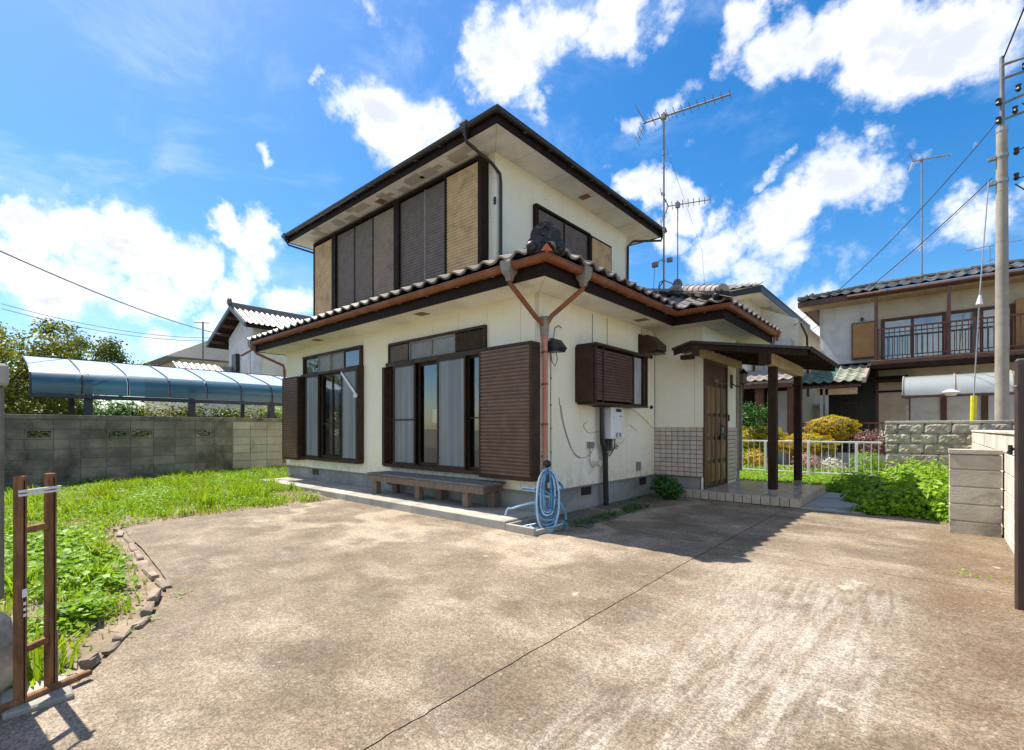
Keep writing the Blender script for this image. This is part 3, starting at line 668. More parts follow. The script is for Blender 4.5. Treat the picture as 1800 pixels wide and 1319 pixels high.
# soffits
so = MB().box(-7.5, -.5, ZS, .47, 5.85, ZS + .02); so.box(.47, 2.97, ZS, 1.28, 5.85, ZS + .02)
so = part('soffit', so, 'soffit', H)
part('soffit_joint', MB().box(-.002, -.002, ZS - .0015, .002, .64, ZS - .0005, 0, Matrix.Translation((.0, .0, 0)) @ Matrix.Rotation(R(-135), 4, 'Z')), 'grey', so)
for (x, y) in ((-2.0, -.26), (-5.17, -.27), (.27, 2.25)):
    part('soffit_vent', MB().box(x - .10, y - .08, ZS - .006, x + .10, y + .08, ZS - .0005), 'vent', so)
LE = [(-7.5, 5.85), (-7.5, -.49), (.465, -.49), (.465, 2.965), (1.272, 2.965), (1.272, 5.85)]
part('fascia', MB().sweep(LE, [(0, ZS - .012), (.022, ZS - .012), (.022, 3.075), (0, 3.075)]), 'dark', H)
def gutter(name, path, z, off, r, mat, lab=None, hooks=True):
    prof = []
    for k in range(9):
        a = math.pi * (1 + k / 8); prof.append((off + r * math.cos(a), z + r * .95 * math.sin(a)))
    prof.append((off + r * 1.12, z + .004)); prof.append((off + r * 1.12, z + .014)); prof.append((off + r - .012, z + .012))
    for k in range(8, -1, -1):
        a = math.pi * (1 + k / 8); prof.append((off + (r - .008) * math.cos(a), z + (r - .008) * .95 * math.sin(a)))
    g_ = part(name, MB().sweep(path, prof), mat, H, lab, smooth=True)
    # joint sleeves and hanger hooks along it
    for (a, b) in zip(path, path[1:]):
        A = Vector(a); B = Vector(b); d = (B - A); ln = d.length; d.normalize(); o = Vector((d.y, -d.x))
        k = .55
        while k < ln - .2:
            p = A + d * k
            if hooks: part('gutter_hook', MB().tube([(p.x + o.x * .02, p.y + o.y * .02, z - .03), (p.x + o.x * off, p.y + o.y * off, z - r - .012), (p.x + o.x * (off + r * .5), p.y + o.y * (off + r * .5), z - r * 1.1)], .006, 5), 'grey', g_)
            k += .62
        k = 1.5
        while k < ln - .4:
            p = A + d * k; q = p + d * .05
            prof2 = [(off + (r + .005) * math.cos(math.pi * (1 + j / 8)), z + (r + .005) * .95 * math.sin(math.pi * (1 + j / 8))) for j in range(9)]
            part('gutter_sleeve', MB().sweep([(p.x, p.y), (q.x, q.y)], prof2, False), mat, g_)
            k += 1.9
    return g_
gutter('gutter', LE[1:] if False else [(-7.62, -.49), (.465, -.49), (.465, 2.965), (1.272, 2.965), (1.272, 5.95)], 3.085, .076, .062, 'gut')
# --- tiles
TW, TL = .268, .235
def tile_mesh(mat, name='roof_tile', w=TW, l=.27, amp=.052, seg=8):
    mb = MB(); vs = []; th = .020
    def prof(u):
        return amp * (.5 + .5 * math.cos(2 * math.pi * (u - .12))) ** 1.6
    for k in range(seg + 1):
        u = k / seg; x = (u - .5) * w * 1.03; z = prof(u)
        vs += [(x, 0, z + .004), (x, l, z - .012 + .004), (x, 0, z - th), (x, .02, z - th - .004)]
    fs = []
    for k in range(seg):
        a = k * 4; b = a + 4
        fs += [(a, b, b + 1, a + 1), (a + 2, b + 2, b, a), (a + 3, b + 3, b + 2, a + 2)]
    mb.add(vs, fs); mb.smooth = True; return mb.mesh(name, M[mat])
def slope_rot(uphill, slope):
    """tile local +Y uphill (xy direction), X along eave"""
    y = Vector((uphill[0], uphill[1], slope)).normalized(); x = Vector((uphill[1], -uphill[0], 0)).normalized(); z = x.cross(y)
    return Matrix((x, y, z)).transposed()
def tile_field(o, uphill, slope, ncol, nrow, inside, w=TW, ex=TL):
    """o: eave start point, columns run to the right of uphill; returns (loc, rot)"""
    u = Vector((uphill[1], -uphill[0], 0)); up = Vector((uphill[0], uphill[1], slope)).normalized(); out = []
    for j in range(nrow):
        for i in range(ncol):
            p = Vector(o) + u * ((i + .5) * w) + up * (j * ex)
            c = p + up * ex * .4
            if inside(c.x, c.y): out.append((p, slope_rot(uphill, slope)))
    return out
def place_tiles(fields, mesh, parent, name='roof_tile', limit=290):
    C0 = Vector(cam.location); al = sorted(fields, key=lambda t: (t[0] - C0).length)
    for p, r in al[:limit]:
        j = Euler((rnd.uniform(-.012, .012), rnd.uniform(-.012, .012), rnd.uniform(-.01, .01))).to_matrix()
        inst(name, mesh, parent, p + Vector((0, 0, rnd.uniform(-.002, .003))), r @ j)
    if al[limit:]:
        mb = MB(); vs = [Vector(v.co) for v in mesh.vertices]; fs = [tuple(q.vertices) for q in mesh.polygons]
        for p, r in al[limit:]: mb.add([r @ v + p for v in vs], fs)
        mb.smooth = True; part('far_tiles', mb, mesh.materials[0], parent, None, 'stuff')
SL = .42; EX, EY = .585, -.61; ZE = 3.145
zr = lambda d: ZE + SL * d
lr = MB()
lr.poly((-7.56, EY, ZE - .03), (EX, EY, ZE - .03), (X2, EY + (EX - X2), zr(EX - X2) - .03), (X2, 1.6, zr(1.6 - EY) - .03), (-7.56, 1.6, zr(1.6 - EY) - .03))
lr.poly((EX, EY, ZE - .03), (EX, 2.89, ZE - .03), (X2, 2.89 + EX - X2, zr(EX - X2) - .03), (X2, EY + EX - X2, zr(EX - X2) - .03))
lr.poly((EX, 2.885, ZE - .03), (1.35, 2.885, ZE - .03), (X2, 2.885 + 1.35 - X2, zr(1.35 - X2) - .03), (X2, 2.885 + EX - X2, zr(EX - X2) - .03))
lr.poly((1.35, 2.885, ZE - .03), (1.35, 5.95, ZE - .03), (X2, 5.95, zr(1.35 - X2) - .03), (X2, 2.885 + 1.35 - X2, zr(1.35 - X2) - .03))
lr.poly((-7.56, EY, ZE - .03), (-7.56, 1.6, zr(1.6 - EY) - .03), (-7.56, 1.6, ZE - .08), (-7.56, EY, ZE - .08))
LR = part('lower_roof', lr, 'dark', H)
tm = tile_mesh('tile')
fl = []
fl += tile_field((-7.60, EY - .04, ZE + .0), (0, 1), SL, 31, 6, lambda x, y: x < EX - (y - EY) - .02 and y < Y2 + .1)
# right slope runs to the -Y side first, uphill = -X
fl += tile_field((EX + .05, EY + .0, ZE), (-1, 0), SL, 13, 9, lambda x, y: y > EY + (EX - x) + .02 and y < 2.89 + (EX - x) + .1 and x > X2 + .02)
fl += tile_field((EX - 2.2, 2.885 - .035, ZE), (0, 1), SL, 12, 12, lambda x, y: y - 2.885 > EX - x - .15 and y - 2.885 < 1.35 - x + .1 and x > X2 and y < 5.9)
fl += tile_field((1.35 + .05, 2.885, ZE), (-1, 0), SL, 12, 11, lambda x, y: y > 2.885 + (1.35 - x) - .1 and x > X2)
place_tiles(fl, tm, LR)
# hip and ridge: stacked base plus round cap tiles, each a piece
def hip(a, b, lift=.05, n=None, end=True, r=.075):
    a = Vector(a); b = Vector(b); d = b - a; ln = d.length; d.normalize(); n = n or int(ln / .21)
    side = d.cross(Vector((0, 0, 1))).normalized(); upv = side.cross(d)
    mb = MB()
    for k, (w, h) in enumerate(((.11, .03), (.095, .06))):
        c0 = a + upv * (lift - .03 + k * .032)
        mb.prism([tuple(c0 + side * w), tuple(c0 - side * w), tuple(c0 - side * w + upv * .026), tuple(c0 + side * w + upv * .026)], d * ln)
    part('ridge_base', mb, 'tiled', LR)
    for i in range(n):
        p = a + d * (ln * i / n) + upv * (lift + .035); L_ = ln / n
        rings = []; m2 = MB()
        for t, rr in ((0, r * 1.12), (.22, r * 1.12), (.24, r), (1.0, r * .97)):
            rings.append([p + d * (L_ * t) + side * (rr * math.cos(q)) + upv * (rr * math.sin(q)) for q in [math.pi * j / 8 for j in range(9)]])
        vs = [q for g_ in rings for q in g_]
        m2.add(vs, [(i_ * 9 + j, i_ * 9 + j + 1, (i_ + 1) * 9 + j + 1, (i_ + 1) * 9 + j) for i_ in range(3) for j in range(8)])
        m2.add(rings[0], [tuple(range(9))])
        part('ridge_tile', m2, 'tile' if not end else 'tilec', LR, smooth=True)
hip((EX - .12, EY + .12, zr(.12)), (X2, EY + EX - X2, zr(EX - X2)))
hip((1.35 - .12, 2.885 + .12, zr(.12) + .02), (-.12, 2.885 + 1.47, zr(1.47)), .09, r=.095)
hip((-.12, 4.36, zr(1.47)), (X2, 2.885 + 1.35 - X2, zr(1.35 - X2)), .05)
# ridge-end ornaments
def ornament(c, facing, s=1., mat='tiled', lab=None):
    f = Vector(facing).normalized(); sdv = Vector((0, 0, 1)).cross(f).normalized(); c = Vector(c)
    pts = []
    for k in range(15):
        a = math.pi * k / 14; w = .155 * s * (1 + .06 * math.sin(a * 5)); pts.append(c + sdv * (w * math.cos(a)) + Vector((0, 0, .13 * s + .17 * s * math.sin(a))))
    pts = [c + sdv * .20 * s + Vector((0, 0, -.03))] + [c + sdv * .19 * s + Vector((0, 0, .09 * s))] + pts + [c - sdv * .19 * s + Vector((0, 0, .09 * s)), c - sdv * .20 * s + Vector((0, 0, -.03))]
    mb = MB().prism([tuple(p) for p in pts], -f * .06 * s)
    mb.tube([tuple(c + sdv * (.045 * s * math.cos(q) - .01) + Vector((0, 0, .20 * s + .045 * s * math.sin(q))) + f * .008) for q in [math.pi * (.0 + 1.5 * k / 9) for k in range(10)]], .012 * s, 5)
    mb.tube([tuple(c + Vector((0, 0, (.15 - .05 * k) * s)) + f * .01 - sdv * .01 * k) for k in range(4)], [.012 * s, .02 * s, .028 * s, .035 * s], 6)
    for sg in (-1, 1):
        mb.ball(tuple(c + sdv * sg * .15 * s + Vector((0, 0, .03 * s)) + f * .02), .06 * s, 10, 6, (1, 1, .9))
    o = part('ridge_end_ornament', mb, mat, LR, lab, smooth=True)
    return o
ornament((EX - .05, EY + .05, ZE + .0), (1, -1, 0), 1.05, 'tiled', 'black glazed round ornament above the near roof corner')
part('mortar_fill', MB().prism([(EX + .04, EY + .05, ZE - .03), (EX - .05, EY - .04, ZE - .03), (EX - .005, EY + .005, ZE + .055)], (.02, -.02, -.01)), 'orange', LR)
ornament((1.35 - .10, 2.885 + .10, zr(.1) + .05), (1, -1, 0), .72, 'tiled')
ornament((-.10, 4.62, zr(1.5) + .20), (1, -.3, 0), .72, 'tilen', 'lichen spotted ornament on the rear ridge')
# verge (left gable edge) caps
for k in range(7):
    p0 = Vector((-7.60, EY + k * .215, zr(k * .215) + .02)); m2 = MB().tube([tuple(p0), tuple(p0 + Vector((0, .21, .21 * SL)))], [.055, .048], 10)
    part('verge_tile', m2, 'tile', LR, smooth=True)

# --- lower downpipes
def pipe(name, pts, r, mat, parent, n=10): return part(name, MB().tube(pts, r, n), mat, parent, smooth=True)
def collector(c, out, mat='grey', s=1.):
    c = Vector(c); mb = MB()
    def ring(z, w, d): return [(c.x - w, c.y - d, c.z + z), (c.x + w, c.y - d, c.z + z), (c.x + w, c.y + d, c.z + z), (c.x - w, c.y + d, c.z + z)]
    lv = [(.06, .075, .075), (.03, .08, .08), (-.07, .065, .065), (-.13, .035, .035), (-.17, .03, .03)]
    vs = [p for (z, w, d) in lv for p in ring(z * s, w * s, d * s)]
    fs = [(i * 4 + k, i * 4 + (k + 1) % 4, (i + 1) * 4 + (k + 1) % 4, (i + 1) * 4 + k) for i in range(4) for k in range(4)] + [(3, 2, 1, 0), (16, 17, 18, 19)]
    return part('rainwater_head', mb.add(vs, fs), mat, H)
collector((.02, -.575, 3.08), 0); collector((.55, .16, 3.08), 0)
J = (.09, -.07, 2.50)
DP = part('downpipe', MB().tube([(.06, .05, 2.42), (.06, .05, .58)], .033, 12), 'salmon', H, 'faded red downpipe at the house corner', smooth=True)
pipe('branch_pipe', [(.02, -.575, 2.94), (.02, -.56, 2.88), (.04, -.12, 2.58), (.06, .02, 2.50)], .030, 'gut', DP)
pipe('branch_pipe', [(.55, .16, 2.94), (.54, .16, 2.88), (.14, .07, 2.60), (.08, .05, 2.50)], .030, 'gut', DP)
part('pipe_junction', MB().tube([(.06, .04, 2.60), (.06, .045, 2.5), (.06, .05, 2.36)], [.062, .055, .044], 10), 'grey', DP, smooth=True)
for z in (2.15, 1.75, 1.25, .85): part('pipe_bracket', MB().tube([(.06, .05, z), (.06, .05, z + .025)], .038, 12).box(.0, .04, z, .06, .06, z + .02), 'gut' if z > 1 else 'grey', DP)
pipe('cream_conduit', [(-.02, -.02, 2.9), (-.02, -.02, .5)], .012, 'wall_cr', DP, 6)
pipe('downpipe', [(-7.50, -.57, 2.98), (-7.45, -.50, 2.86), (-7.20, -.04, 2.62), (-7.17, -.03, 2.5), (-7.17, -.03, .45)], .028, 'gut', H)
collector((-7.52, -.575, 3.08), 0, 'grey', .9)
pipe('branch_pipe', [(-7.50, -.55, 2.96), (-8.02, -.62, 2.86)], .024, 'gut', H)
pipe('downpipe', [(1.35, 5.8, 3.02), (1.33, 5.78, 2.86), (1.05, 5.5, 2.78), (.89, 5.2, 2.70), (.89, 5.2, .4)], .026, 'grey', H)
collector((1.36, 5.86, 3.10), 0, 'gut', .9)

# --- upper storey
uw = part('upper_wall', MB().box(XL + .05, Y2 + .034, 3.3, X2 - .035, 5.1, ZU - .01), 'mortar', H)
panels([.80 + .05, 1.75, 2.61, 3.45, 4.18, 5.14], 3.5, ZU, [], sd(X2), uw)
part('corner_trim', MB().box(X2 - .05, Y2, 3.5, X2 + .003, Y2 + .034, ZU).box(X2 - .034, Y2 + .034, 3.5, X2 + .003, Y2 + .05, ZU), 'stucco', uw)
panels([XL, -5.5, -3.9, -2.4, X2 - .05], 3.5, ZU, [], fr(Y2), uw)
part('left_wall', MB().box(XL, Y2 + .034, 3.3, XL + .04, 5.14, ZU), 'stucco', uw)
UE0 = (-7.66, .285); UE1 = (-.985, .285); UE2 = (-.985, 5.72)
part('upper_soffit', MB().box(-7.66, .285, ZU, -.985, 5.72, ZU + .02), 'soffit', H)
us = [o for o in bpy.data.objects if o.name.startswith('upper_soffit')][0]
for (x, y) in ((-4.28, .55), (-1.24, 2.98)): part('soffit_vent', MB().box(x - .10, y - .08, ZU - .006, x + .10, y + .08, ZU - .0005), 'vent', us)
for k in range(9):
    x = -7.0 + k * .66; part('soffit_board_joint', MB().box(x, .30, ZU - .0012, x + .004, .79, ZU - .0002), 'grey', us)
for k in range(6):
    y = 1.2 + k * .86; part('soffit_board_joint', MB().box(-1.49, y, ZU - .0012, -1.0, y + .004, ZU - .0002), 'grey', us)
part('soffit_board_joint', MB().box(-.002, 0, ZU - .0014, .002, .70, ZU - .0004, 0, Matrix.Translation((X2, Y2, 0)) @ Matrix.Rotation(R(-135), 4, 'Z')), 'grey', us)
# peeled paint patches left on the front soffit
mb = MB()
for (x0, w) in ((-6.9, .5), (-6.2, .45), (-5.6, .7), (-4.6, .5), (-3.75, .55), (-3.1, .6), (-2.35, .5)):
    for k in range(3):
        a = x0 + rnd.uniform(0, w); y = rnd.uniform(.36, .62)
        mb.box(a, y - .07, ZU - .0028 - k * .0004, a + rnd.uniform(.2, .5), y + rnd.uniform(.03, .13), ZU - .0015)
part('peeled_patch', mb, pm('bare_soffit_board', (.56, .51, .43), (.48, .43, .36), 4, .9, .001, 60, 0), us, kind='stuff')
UP = [(-7.66, 5.72), UE0, UE1, UE2, (-7.66, 5.72)]
part('upper_fascia', MB().sweep([(-7.66, 5.70), UE0, UE1, UE2, (-7.5, 5.72)], [(0, ZU - .012), (.022, ZU - .012), (.022, ZU + .12), (0, ZU + .12)]), 'dark', H)
gutter('gutter', [(-7.66, 5.70), (-7.66, .285), (-.985, .285), (-.985, 5.72), (-1.4, 5.72)], ZU + .135, .070, .050, 'gutd')
ur = MB(); z0 = ZU + .14; o_ = .08
ur.add([(-7.74, .205, z0), (-.905, .205, z0), (-.905, 5.80, z0), (-7.74, 5.80, z0), (-5.0, 3.0, z0 + .75), (-3.7, 3.0, z0 + .75)], [(0, 1, 5, 4), (1, 2, 5), (2, 3, 4, 5), (3, 0, 4), (3, 2, 1, 0)])
part('upper_roof', ur, 'tiled', H)
UD = pipe('downpipe', [(-1.56, .215, 5.60), (-1.55, .22, 5.50), (-1.47, .70, 5.34), (-1.455, .86, 5.24), (-1.455, .88, 5.1), (-1.455, .88, 3.95)], .026, 'gutd', H)
collector((-1.56, .215, 5.73), 0, 'gutd', .85)
collector((-7.66, .215, 5.71), 0, 'gutd', .75)
pipe('downpipe', [(-7.64, .22, 5.58), (-7.62, .26, 5.5), (-7.2, .76, 5.32)], .022, 'gutd', H)
pipe('downpipe', [(-.93, 5.74, 5.62), (-.95, 5.7, 5.48), (-1.40, 5.22, 5.44), (-1.46, 5.1, 5.3), (-1.46, 5.08, 4.2)], .026, 'gutd', H)
collector((-.92, 5.72, 5.72), 0, 'gutd', .8)
part('cable_clip', MB().box(X2 - .02, Y2 - .02, 4.75, X2 + .02, Y2 - .001, 4.86), 'black_m', uw)

# --- corrugated shutter sheets
def ribbed(axis, a0, a1, z0, z1, face, out, pitch=.022, amp=.006):
    """sheet with horizontal ribs; axis 'x': spans x at y=face facing -y (out=-1); axis 'y': spans y at x=face facing +x"""
    n = max(2, int((z1 - z0) / pitch)); vs = []; fs = []; k = 0
    for i in range(n):
        for (t, d) in ((0, 0), (.45, 1), (.8, 1), (.95, 0)):
            z = z0 + (z1 - z0) * (i + t) / n; f = face + out * amp * d
            vs += [((a0, f, z) if axis == 'x' else (f, a0, z)), ((a1, f, z) if axis == 'x' else (f, a1, z))]
    m = len(vs) // 2
    for i in range(m - 1):
        q = (2 * i, 2 * i + 1, 2 * i + 3, 2 * i + 2)
        fs.append(q if axis == 'x' else q)
    return MB().add(vs, fs)
def upper_shutters():
    y = Y2 - .13; z0, z1 = 3.72, 5.50
    B = part('shutter_bank', MB().box(-7.17, y + .045, z0, -1.68, Y2 - .003, z1), 'dark', H)
    P = [(-7.15, -6.34, 'shut_tan', 0), (-6.17, -5.48, 'shut_dark', .03), (-5.44, -4.79, 'shut_dark', .03), (-4.75, -4.02, 'shut_mid', .03), (-3.90, -3.14, 'shut_dark', .03), (-3.09, -2.56, 'shut_dark', .03), (-2.47, -1.72, 'shut_tan', -.02)]
    for (a, b, m, rec) in P:
        lab = 'tan shutter box of the upstairs front' if m == 'shut_tan' else None
        part('shutter_panel', ribbed('x', a, b, z0 + .05, z1 - .05 if rec <= 0 else z1 - .04, y + rec, -1, .052, .013), m, B, lab)
    for x in (-6.325, -3.985, -2.52): part('shutter_post', MB().box(x - .02, y - .03, z0, x + .14 if x < -3 else x + .03, y + .04, z1, .004), 'dark', B)
    for x in (-5.46, -4.77, -3.115): part('shutter_stile', MB().box(x - .018, y + .012, z0 + .04, x + .018, y + .04, z1 - .03, .003), 'grey' if x > -4 else 'dark', B)
    part('shutter_post', MB().box(-1.72, y - .045, z0, -1.64, Y2 - .003, z1 + .02, .004), 'dark', B)
    part('shutter_post', MB().box(-7.19, y - .03, z0, -7.155, Y2 - .003, z1 + .02, .004), 'dark', B)
    part('shutter_rail', MB().box(-7.19, y - .035, z1 - .02, -1.64, y + .04, z1 + .03, .004), 'dark', B)
    part('shutter_sill', MB().box(-7.15, y - .10, z0 - .04, -1.72, y + .04, z0 + .05, .006).box(-7.15, y - .16, z0 - .02, -1.72, y - .06, z0 + .02), 'dark', B)
upper_shutters()
def upper_side():
    x = X2 + .07; z0, z1 = 4.02, 5.07
    B = part('shutter_window', MB().box(X2 + .002, 1.77, z0, x - .035, 3.46, z1), 'dark', H)
    part('shutter_panel', ribbed('y', 1.82, 2.57, z0 + .04, z1 - .05, x - .02, 1, .052, .013), 'shut_dark', B)
    part('shutter_panel', ribbed('y', 2.62, 3.38, z0 + .04, z1 - .05, x - .02, 1, .052, .013), 'shut_dark', B)
    part('shutter_box', MB().box(X2 + .002, 3.49, z0, x - .0, 4.32, z1 - .0), 'dark', B)
    part('shutter_panel', ribbed('y', 3.53, 4.28, z0 + .04, z1 - .04, x + .004, 1, .052, .013), 'shut_tan', B, 'tan shutter box beside the upstairs side window')
    part('shutter_frame', MB().box(X2 + .002, 1.74, z1 - .04, x + .02, 3.47, z1 + .01, .003).box(X2 + .002, 1.74, z0, x + .02, 1.80, z1 - .041, .003).box(X2 + .002, 2.575, z0, x, 2.615, z1 - .041, .003).box(X2 + .002, 3.39, z0, x + .04, 3.475, z1 - .041, .003), 'dark', B)
upper_side()

# --- ground floor sliding windows
def room(x0, x1, z0, z1, d=1.6, y=.07):
    mb = MB(); vs = [(x0, y, z0), (x1, y, z0), (x1, y, z1), (x0, y, z1), (x0, y + d, z0), (x1, y + d, z0), (x1, y + d, z1), (x0, y + d, z1)]
    return mb.add(vs, [(0, 4, 7, 3), (1, 2, 6, 5), (4, 5, 6, 7), (3, 7, 6, 2), (0, 1, 5, 4)])
def pleat(x0, x1, z0, z1, y, amp=.018, wl=.07):
    n = max(6, int((x1 - x0) / wl * 6)); vs = []
    for k in range(n + 1):
        x = x0 + (x1 - x0) * k / n; w = y + amp * math.sin(2 * math.pi * (x - x0) / wl + .6 * math.sin(x * 9))
        vs += [(x, w, z0), (x, w, z1)]
    mb = MB().add(vs, [(2 * k, 2 * k + 2, 2 * k + 3, 2 * k + 1) for k in range(n)]); mb.smooth = True; return mb
def sash(win, x0, x1, z0, z1, y, pane, fw=.035, mid=None, mat='brown', lab=None):
    mb = MB().box(x0, y - .015, z0, x0 + fw, y + .015, z1, .002).box(x1 - fw, y - .015, z0, x1, y + .015, z1, .002).box(x0 + fw, y - .015, z0, x1 - fw, y + .015, z0 + fw * 1.4, .002).box(x0 + fw, y - .015, z1 - fw, x1 - fw, y + .015, z1, .002)
    if mid: mb.box(x0 + fw, y - .013, mid, x1 - fw, y + .013, mid + .022)
    part('sash', mb, mat, win, lab)
    part('pane', MB().poly((x0 + fw, y, z0 + fw), (x1 - fw, y, z0 + fw), (x1 - fw, y, z1 - fw), (x0 + fw, y, z1 - fw)), pane, win)
def big_window():
    x0, x1, z0, zt, z1 = -3.17, -.90, .60, 2.23, 2.62
    w = part('window', MB().box(x0 - .02, -.13, z0 - .02, x1 + .02, .03, z0 + .03, .003).box(x0 - .05, -.135, z0, x0 + .015, .03, zt, .003).box(x0, -.10, zt, x1, .03, zt + .07, .003).box(x0, -.05, z1 - .03, x1, .03, z1 + .01, .003).box(x0, -.05, zt + .07, x0 + .03, .03, z1 - .03).box(x1 - .03, -.05, zt + .07, x1, .03, z1 - .03), 'brown', H, 'large brown sliding window above the wooden bench')
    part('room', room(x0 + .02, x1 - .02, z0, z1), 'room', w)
    # transom row of four lights
    xs = [x0 + .03, -2.62, -2.07, -1.52, x1 - .03]
    part('transom_shutter', ribbed('x', xs[0], xs[1] - .02, zt + .09, z1 - .04, -.025, -1, .02, .005), 'shut_dark', w)
    part('transom_shutter', ribbed('x', xs[3] + .03, xs[4], zt + .09, z1 - .04, -.03, -1, .02, .005), 'brown', w)
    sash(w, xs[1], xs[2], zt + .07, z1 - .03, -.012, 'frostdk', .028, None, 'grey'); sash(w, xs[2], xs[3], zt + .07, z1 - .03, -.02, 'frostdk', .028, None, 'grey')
    # sliding sashes: screen, glass, glass, screen, glass
    sash(w, -3.14, -2.84, z0 + .03, zt, -.02, 'glass', .03, 1.35)
    sash(w, -2.93, -2.36, z0 + .03, zt, -.10, 'lace', .03, 1.34)
    sash(w, -2.38, -1.80, z0 + .03, zt, -.02, 'glass', .045, None)
    sash(w, -1.82, -1.34, z0 + .03, zt, -.035, 'glass', .045, None)
    sash(w, -1.83, -1.22, z0 + .03, zt, -.10, 'lace', .03, None)
    sash(w, -1.26, -.93, z0 + .03, zt, -.02, 'glass', .03, 1.35)
    part('curtain', pleat(-3.1, -2.95, z0 + .05, zt, .25), 'curtain', w)
    part('paper_sheet', MB().box(-2.26, .16, 1.30, -1.98, .165, 1.52), 'paper', w)
    part('curtain', pleat(-1.2, -.98, z0 + .05, 1.25, .28), 'curtain', w)
big_window()
def small_window():
    x0, x1, z0, zt, z1 = -6.25, -4.03, .60, 2.28, 2.70
    w = part('window', MB().box(x0 - .0, -.13, z0 - .02, x1 + .02, .03, z0 + .03, .003).box(x1 - .015, -.135, z0, x1 + .05, .03, zt + .06, .003).box(x0, -.10, zt, x1, .03, zt + .05, .003).box(x0, -.06, z1 - .03, x1 + .03, .03, z1 + .01, .003).box(x0, -.05, zt + .05, x0 + .03, .03, z1 - .03).box(x1 - .02, -.06, zt + .06, x1 + .03, .03, z1 - .03), 'brown', H, 'brown sliding window at the left end of the front wall')
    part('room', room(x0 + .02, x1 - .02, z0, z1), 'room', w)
    xs = [x0 + .03, -5.62, -5.12, -4.62, x1 - .02]
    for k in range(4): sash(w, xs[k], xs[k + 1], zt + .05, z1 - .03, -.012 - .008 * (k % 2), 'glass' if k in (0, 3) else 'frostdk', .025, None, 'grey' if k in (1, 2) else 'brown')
    part('curtain', pleat(x0 + .05, x1 - .05, zt + .05, z1, .35, .01), 'curtain', w)
    sash(w, -6.0, -5.45, z0 + .03, zt, -.10, 'lace', .03, None)
    sash(w, -5.46, -4.98, z0 + .03, zt, -.03, 'glass', .04, 1.30)
    sash(w, -5.02, -4.55, z0 + .03, zt, -.045, 'glass', .04, 1.30)
    sash(w, -4.58, -4.04, z0 + .03, zt, -.10, 'lace', .028, None)
    part('curtain', pleat(-5.5, -5.12, z0 + .1, zt, .14), 'curtain', w); part('curtain', pleat(-4.98, -4.4, z0 + .1, zt, .14), 'curtain', w)
    part('inner_door_frame', MB().box(-5.06, .5, z0, -4.9, .55, zt), 'doorp', w)
    # whitish tape strip with a tassel stuck across the right screen
    mb = MB().box(-.36, -.003, -.025, .36, .003, .025, 0, Matrix.Translation((-4.28, -.125, 2.02)) @ Matrix.Rotation(R(40), 4, 'Y'))
    part('loose_tape', mb, 'paper', w); part('tape_knot', MB().ball((-4.02, -.15, 1.80), .055, 8, 6, (1, .5, .8)), 'paper', w)
small_window()
def shutter_box(x0, x1, z0, z1, d, lab, mid=None, pitch=.046):
    b = part('shutter_box', MB().box(x0, -d, z0, x1, -.003, z1, .004), 'brown', H, lab)
    part('shutter_slats', ribbed('x', x0 + .035, x1 - .035, z0 + .04, z1 - .035, -d - .003, -1, pitch, .015), 'slat', b, kind='stuff')
    part('shutter_rim', MB().box(x0, -d - .018, z0, x0 + .035, -d - .0005, z1, .002).box(x1 - .035, -d - .018, z0, x1, -d - .0005, z1, .002).box(x0 + .035, -d - .018, z1 - .035, x1 - .035, -d - .0005, z1, .002).box(x0 + .035, -d - .018, z0, x1 - .035, -d - .0005, z0 + .04, .002), 'brown', b)
shutter_box(-.88, .025, .56, 2.28, .165, 'tall ribbed brown shutter box right of the big window')
shutter_box(-6.93, -6.20, .56, 2.30, .165, 'narrow ribbed shutter box at the left end of the front', pitch=.046)

# --- kitchen window on the right wall, in a deep louvred box
def kitchen():
    X = .29; y0, y1, z0, z1 = .86, 2.42, 1.57, 2.33
    w = part('louvred_window', MB().box(.002, .80, z0, X - .02, .83, z1), 'brown', H, 'boxed brown louvred window on the side wall')
    part('box_end', MB().box(.003, y0 - .01, z0, X, y0 + .012, z1, .003), 'brown', w)
    for k in range(6): part('end_rib', MB().box(.02 + k * .043, y0 - .022, z0 + .04, .045 + k * .043, y0 - .0105, z1 - .04, .002), 'brown', w)
    part('box_top', MB().box(.003, y0 - .04, z1, X + .04, y1 + .05, z1 + .035, .006), 'brown', w)
    part('box_bottom', MB().box(.003, y0 - .01, z0 - .03, X + .012, y1 + .01, z0 - .001, .004), 'brown', w)
    for y in (y0 + .0, 1.06, 1.935, 2.30, y1 - .03): part('box_stile', MB().box(X - .03, y, z0, X + .006, y + (.03 if y != 1.06 else .02), z1, .002), 'brown', w)
    part('box_end', MB().box(.003, y1 - .006, z0, X - .031, y1 + .006, z1), 'brown', w)
    n = 17; mb = MB()
    for k in range(n):
        z = z0 + .03 + (z1 - z0 - .06) * k / n
        for (a, b) in ((y0 + .035, 1.055), (1.085, 1.93)):
            mb.add([(X - .004, a, z), (X - .004, b, z), (X - .026, b, z + .036), (X - .026, a, z + .036), (X - .001, a, z + .004), (X - .001, b, z + .004), (X - .022, b, z + .042), (X - .022, a, z + .042)], [(0, 1, 2, 3), (4, 7, 6, 5), (0, 4, 5, 1)])
    part('louvre_slats', mb, 'slat', w, kind='stuff')
    part('backing', MB().box(.01, y0 + .03, z0, .03, 1.93, z1), 'dark', w)
    part('pane', MB().box(X - .06, 1.97, z0 + .02, X - .05, 2.30, z1 - .02), 'frost', w)
    part('backing', MB().box(X - .12, 1.94, z0, X - .11, y1, z1), 'dark', w)
    for zz in (z0 - .02, z1 + .015): part('rail_end', MB().ball((X + .04, y1 + .05, zz), .03, 8, 6), 'brown', w)
kitchen()

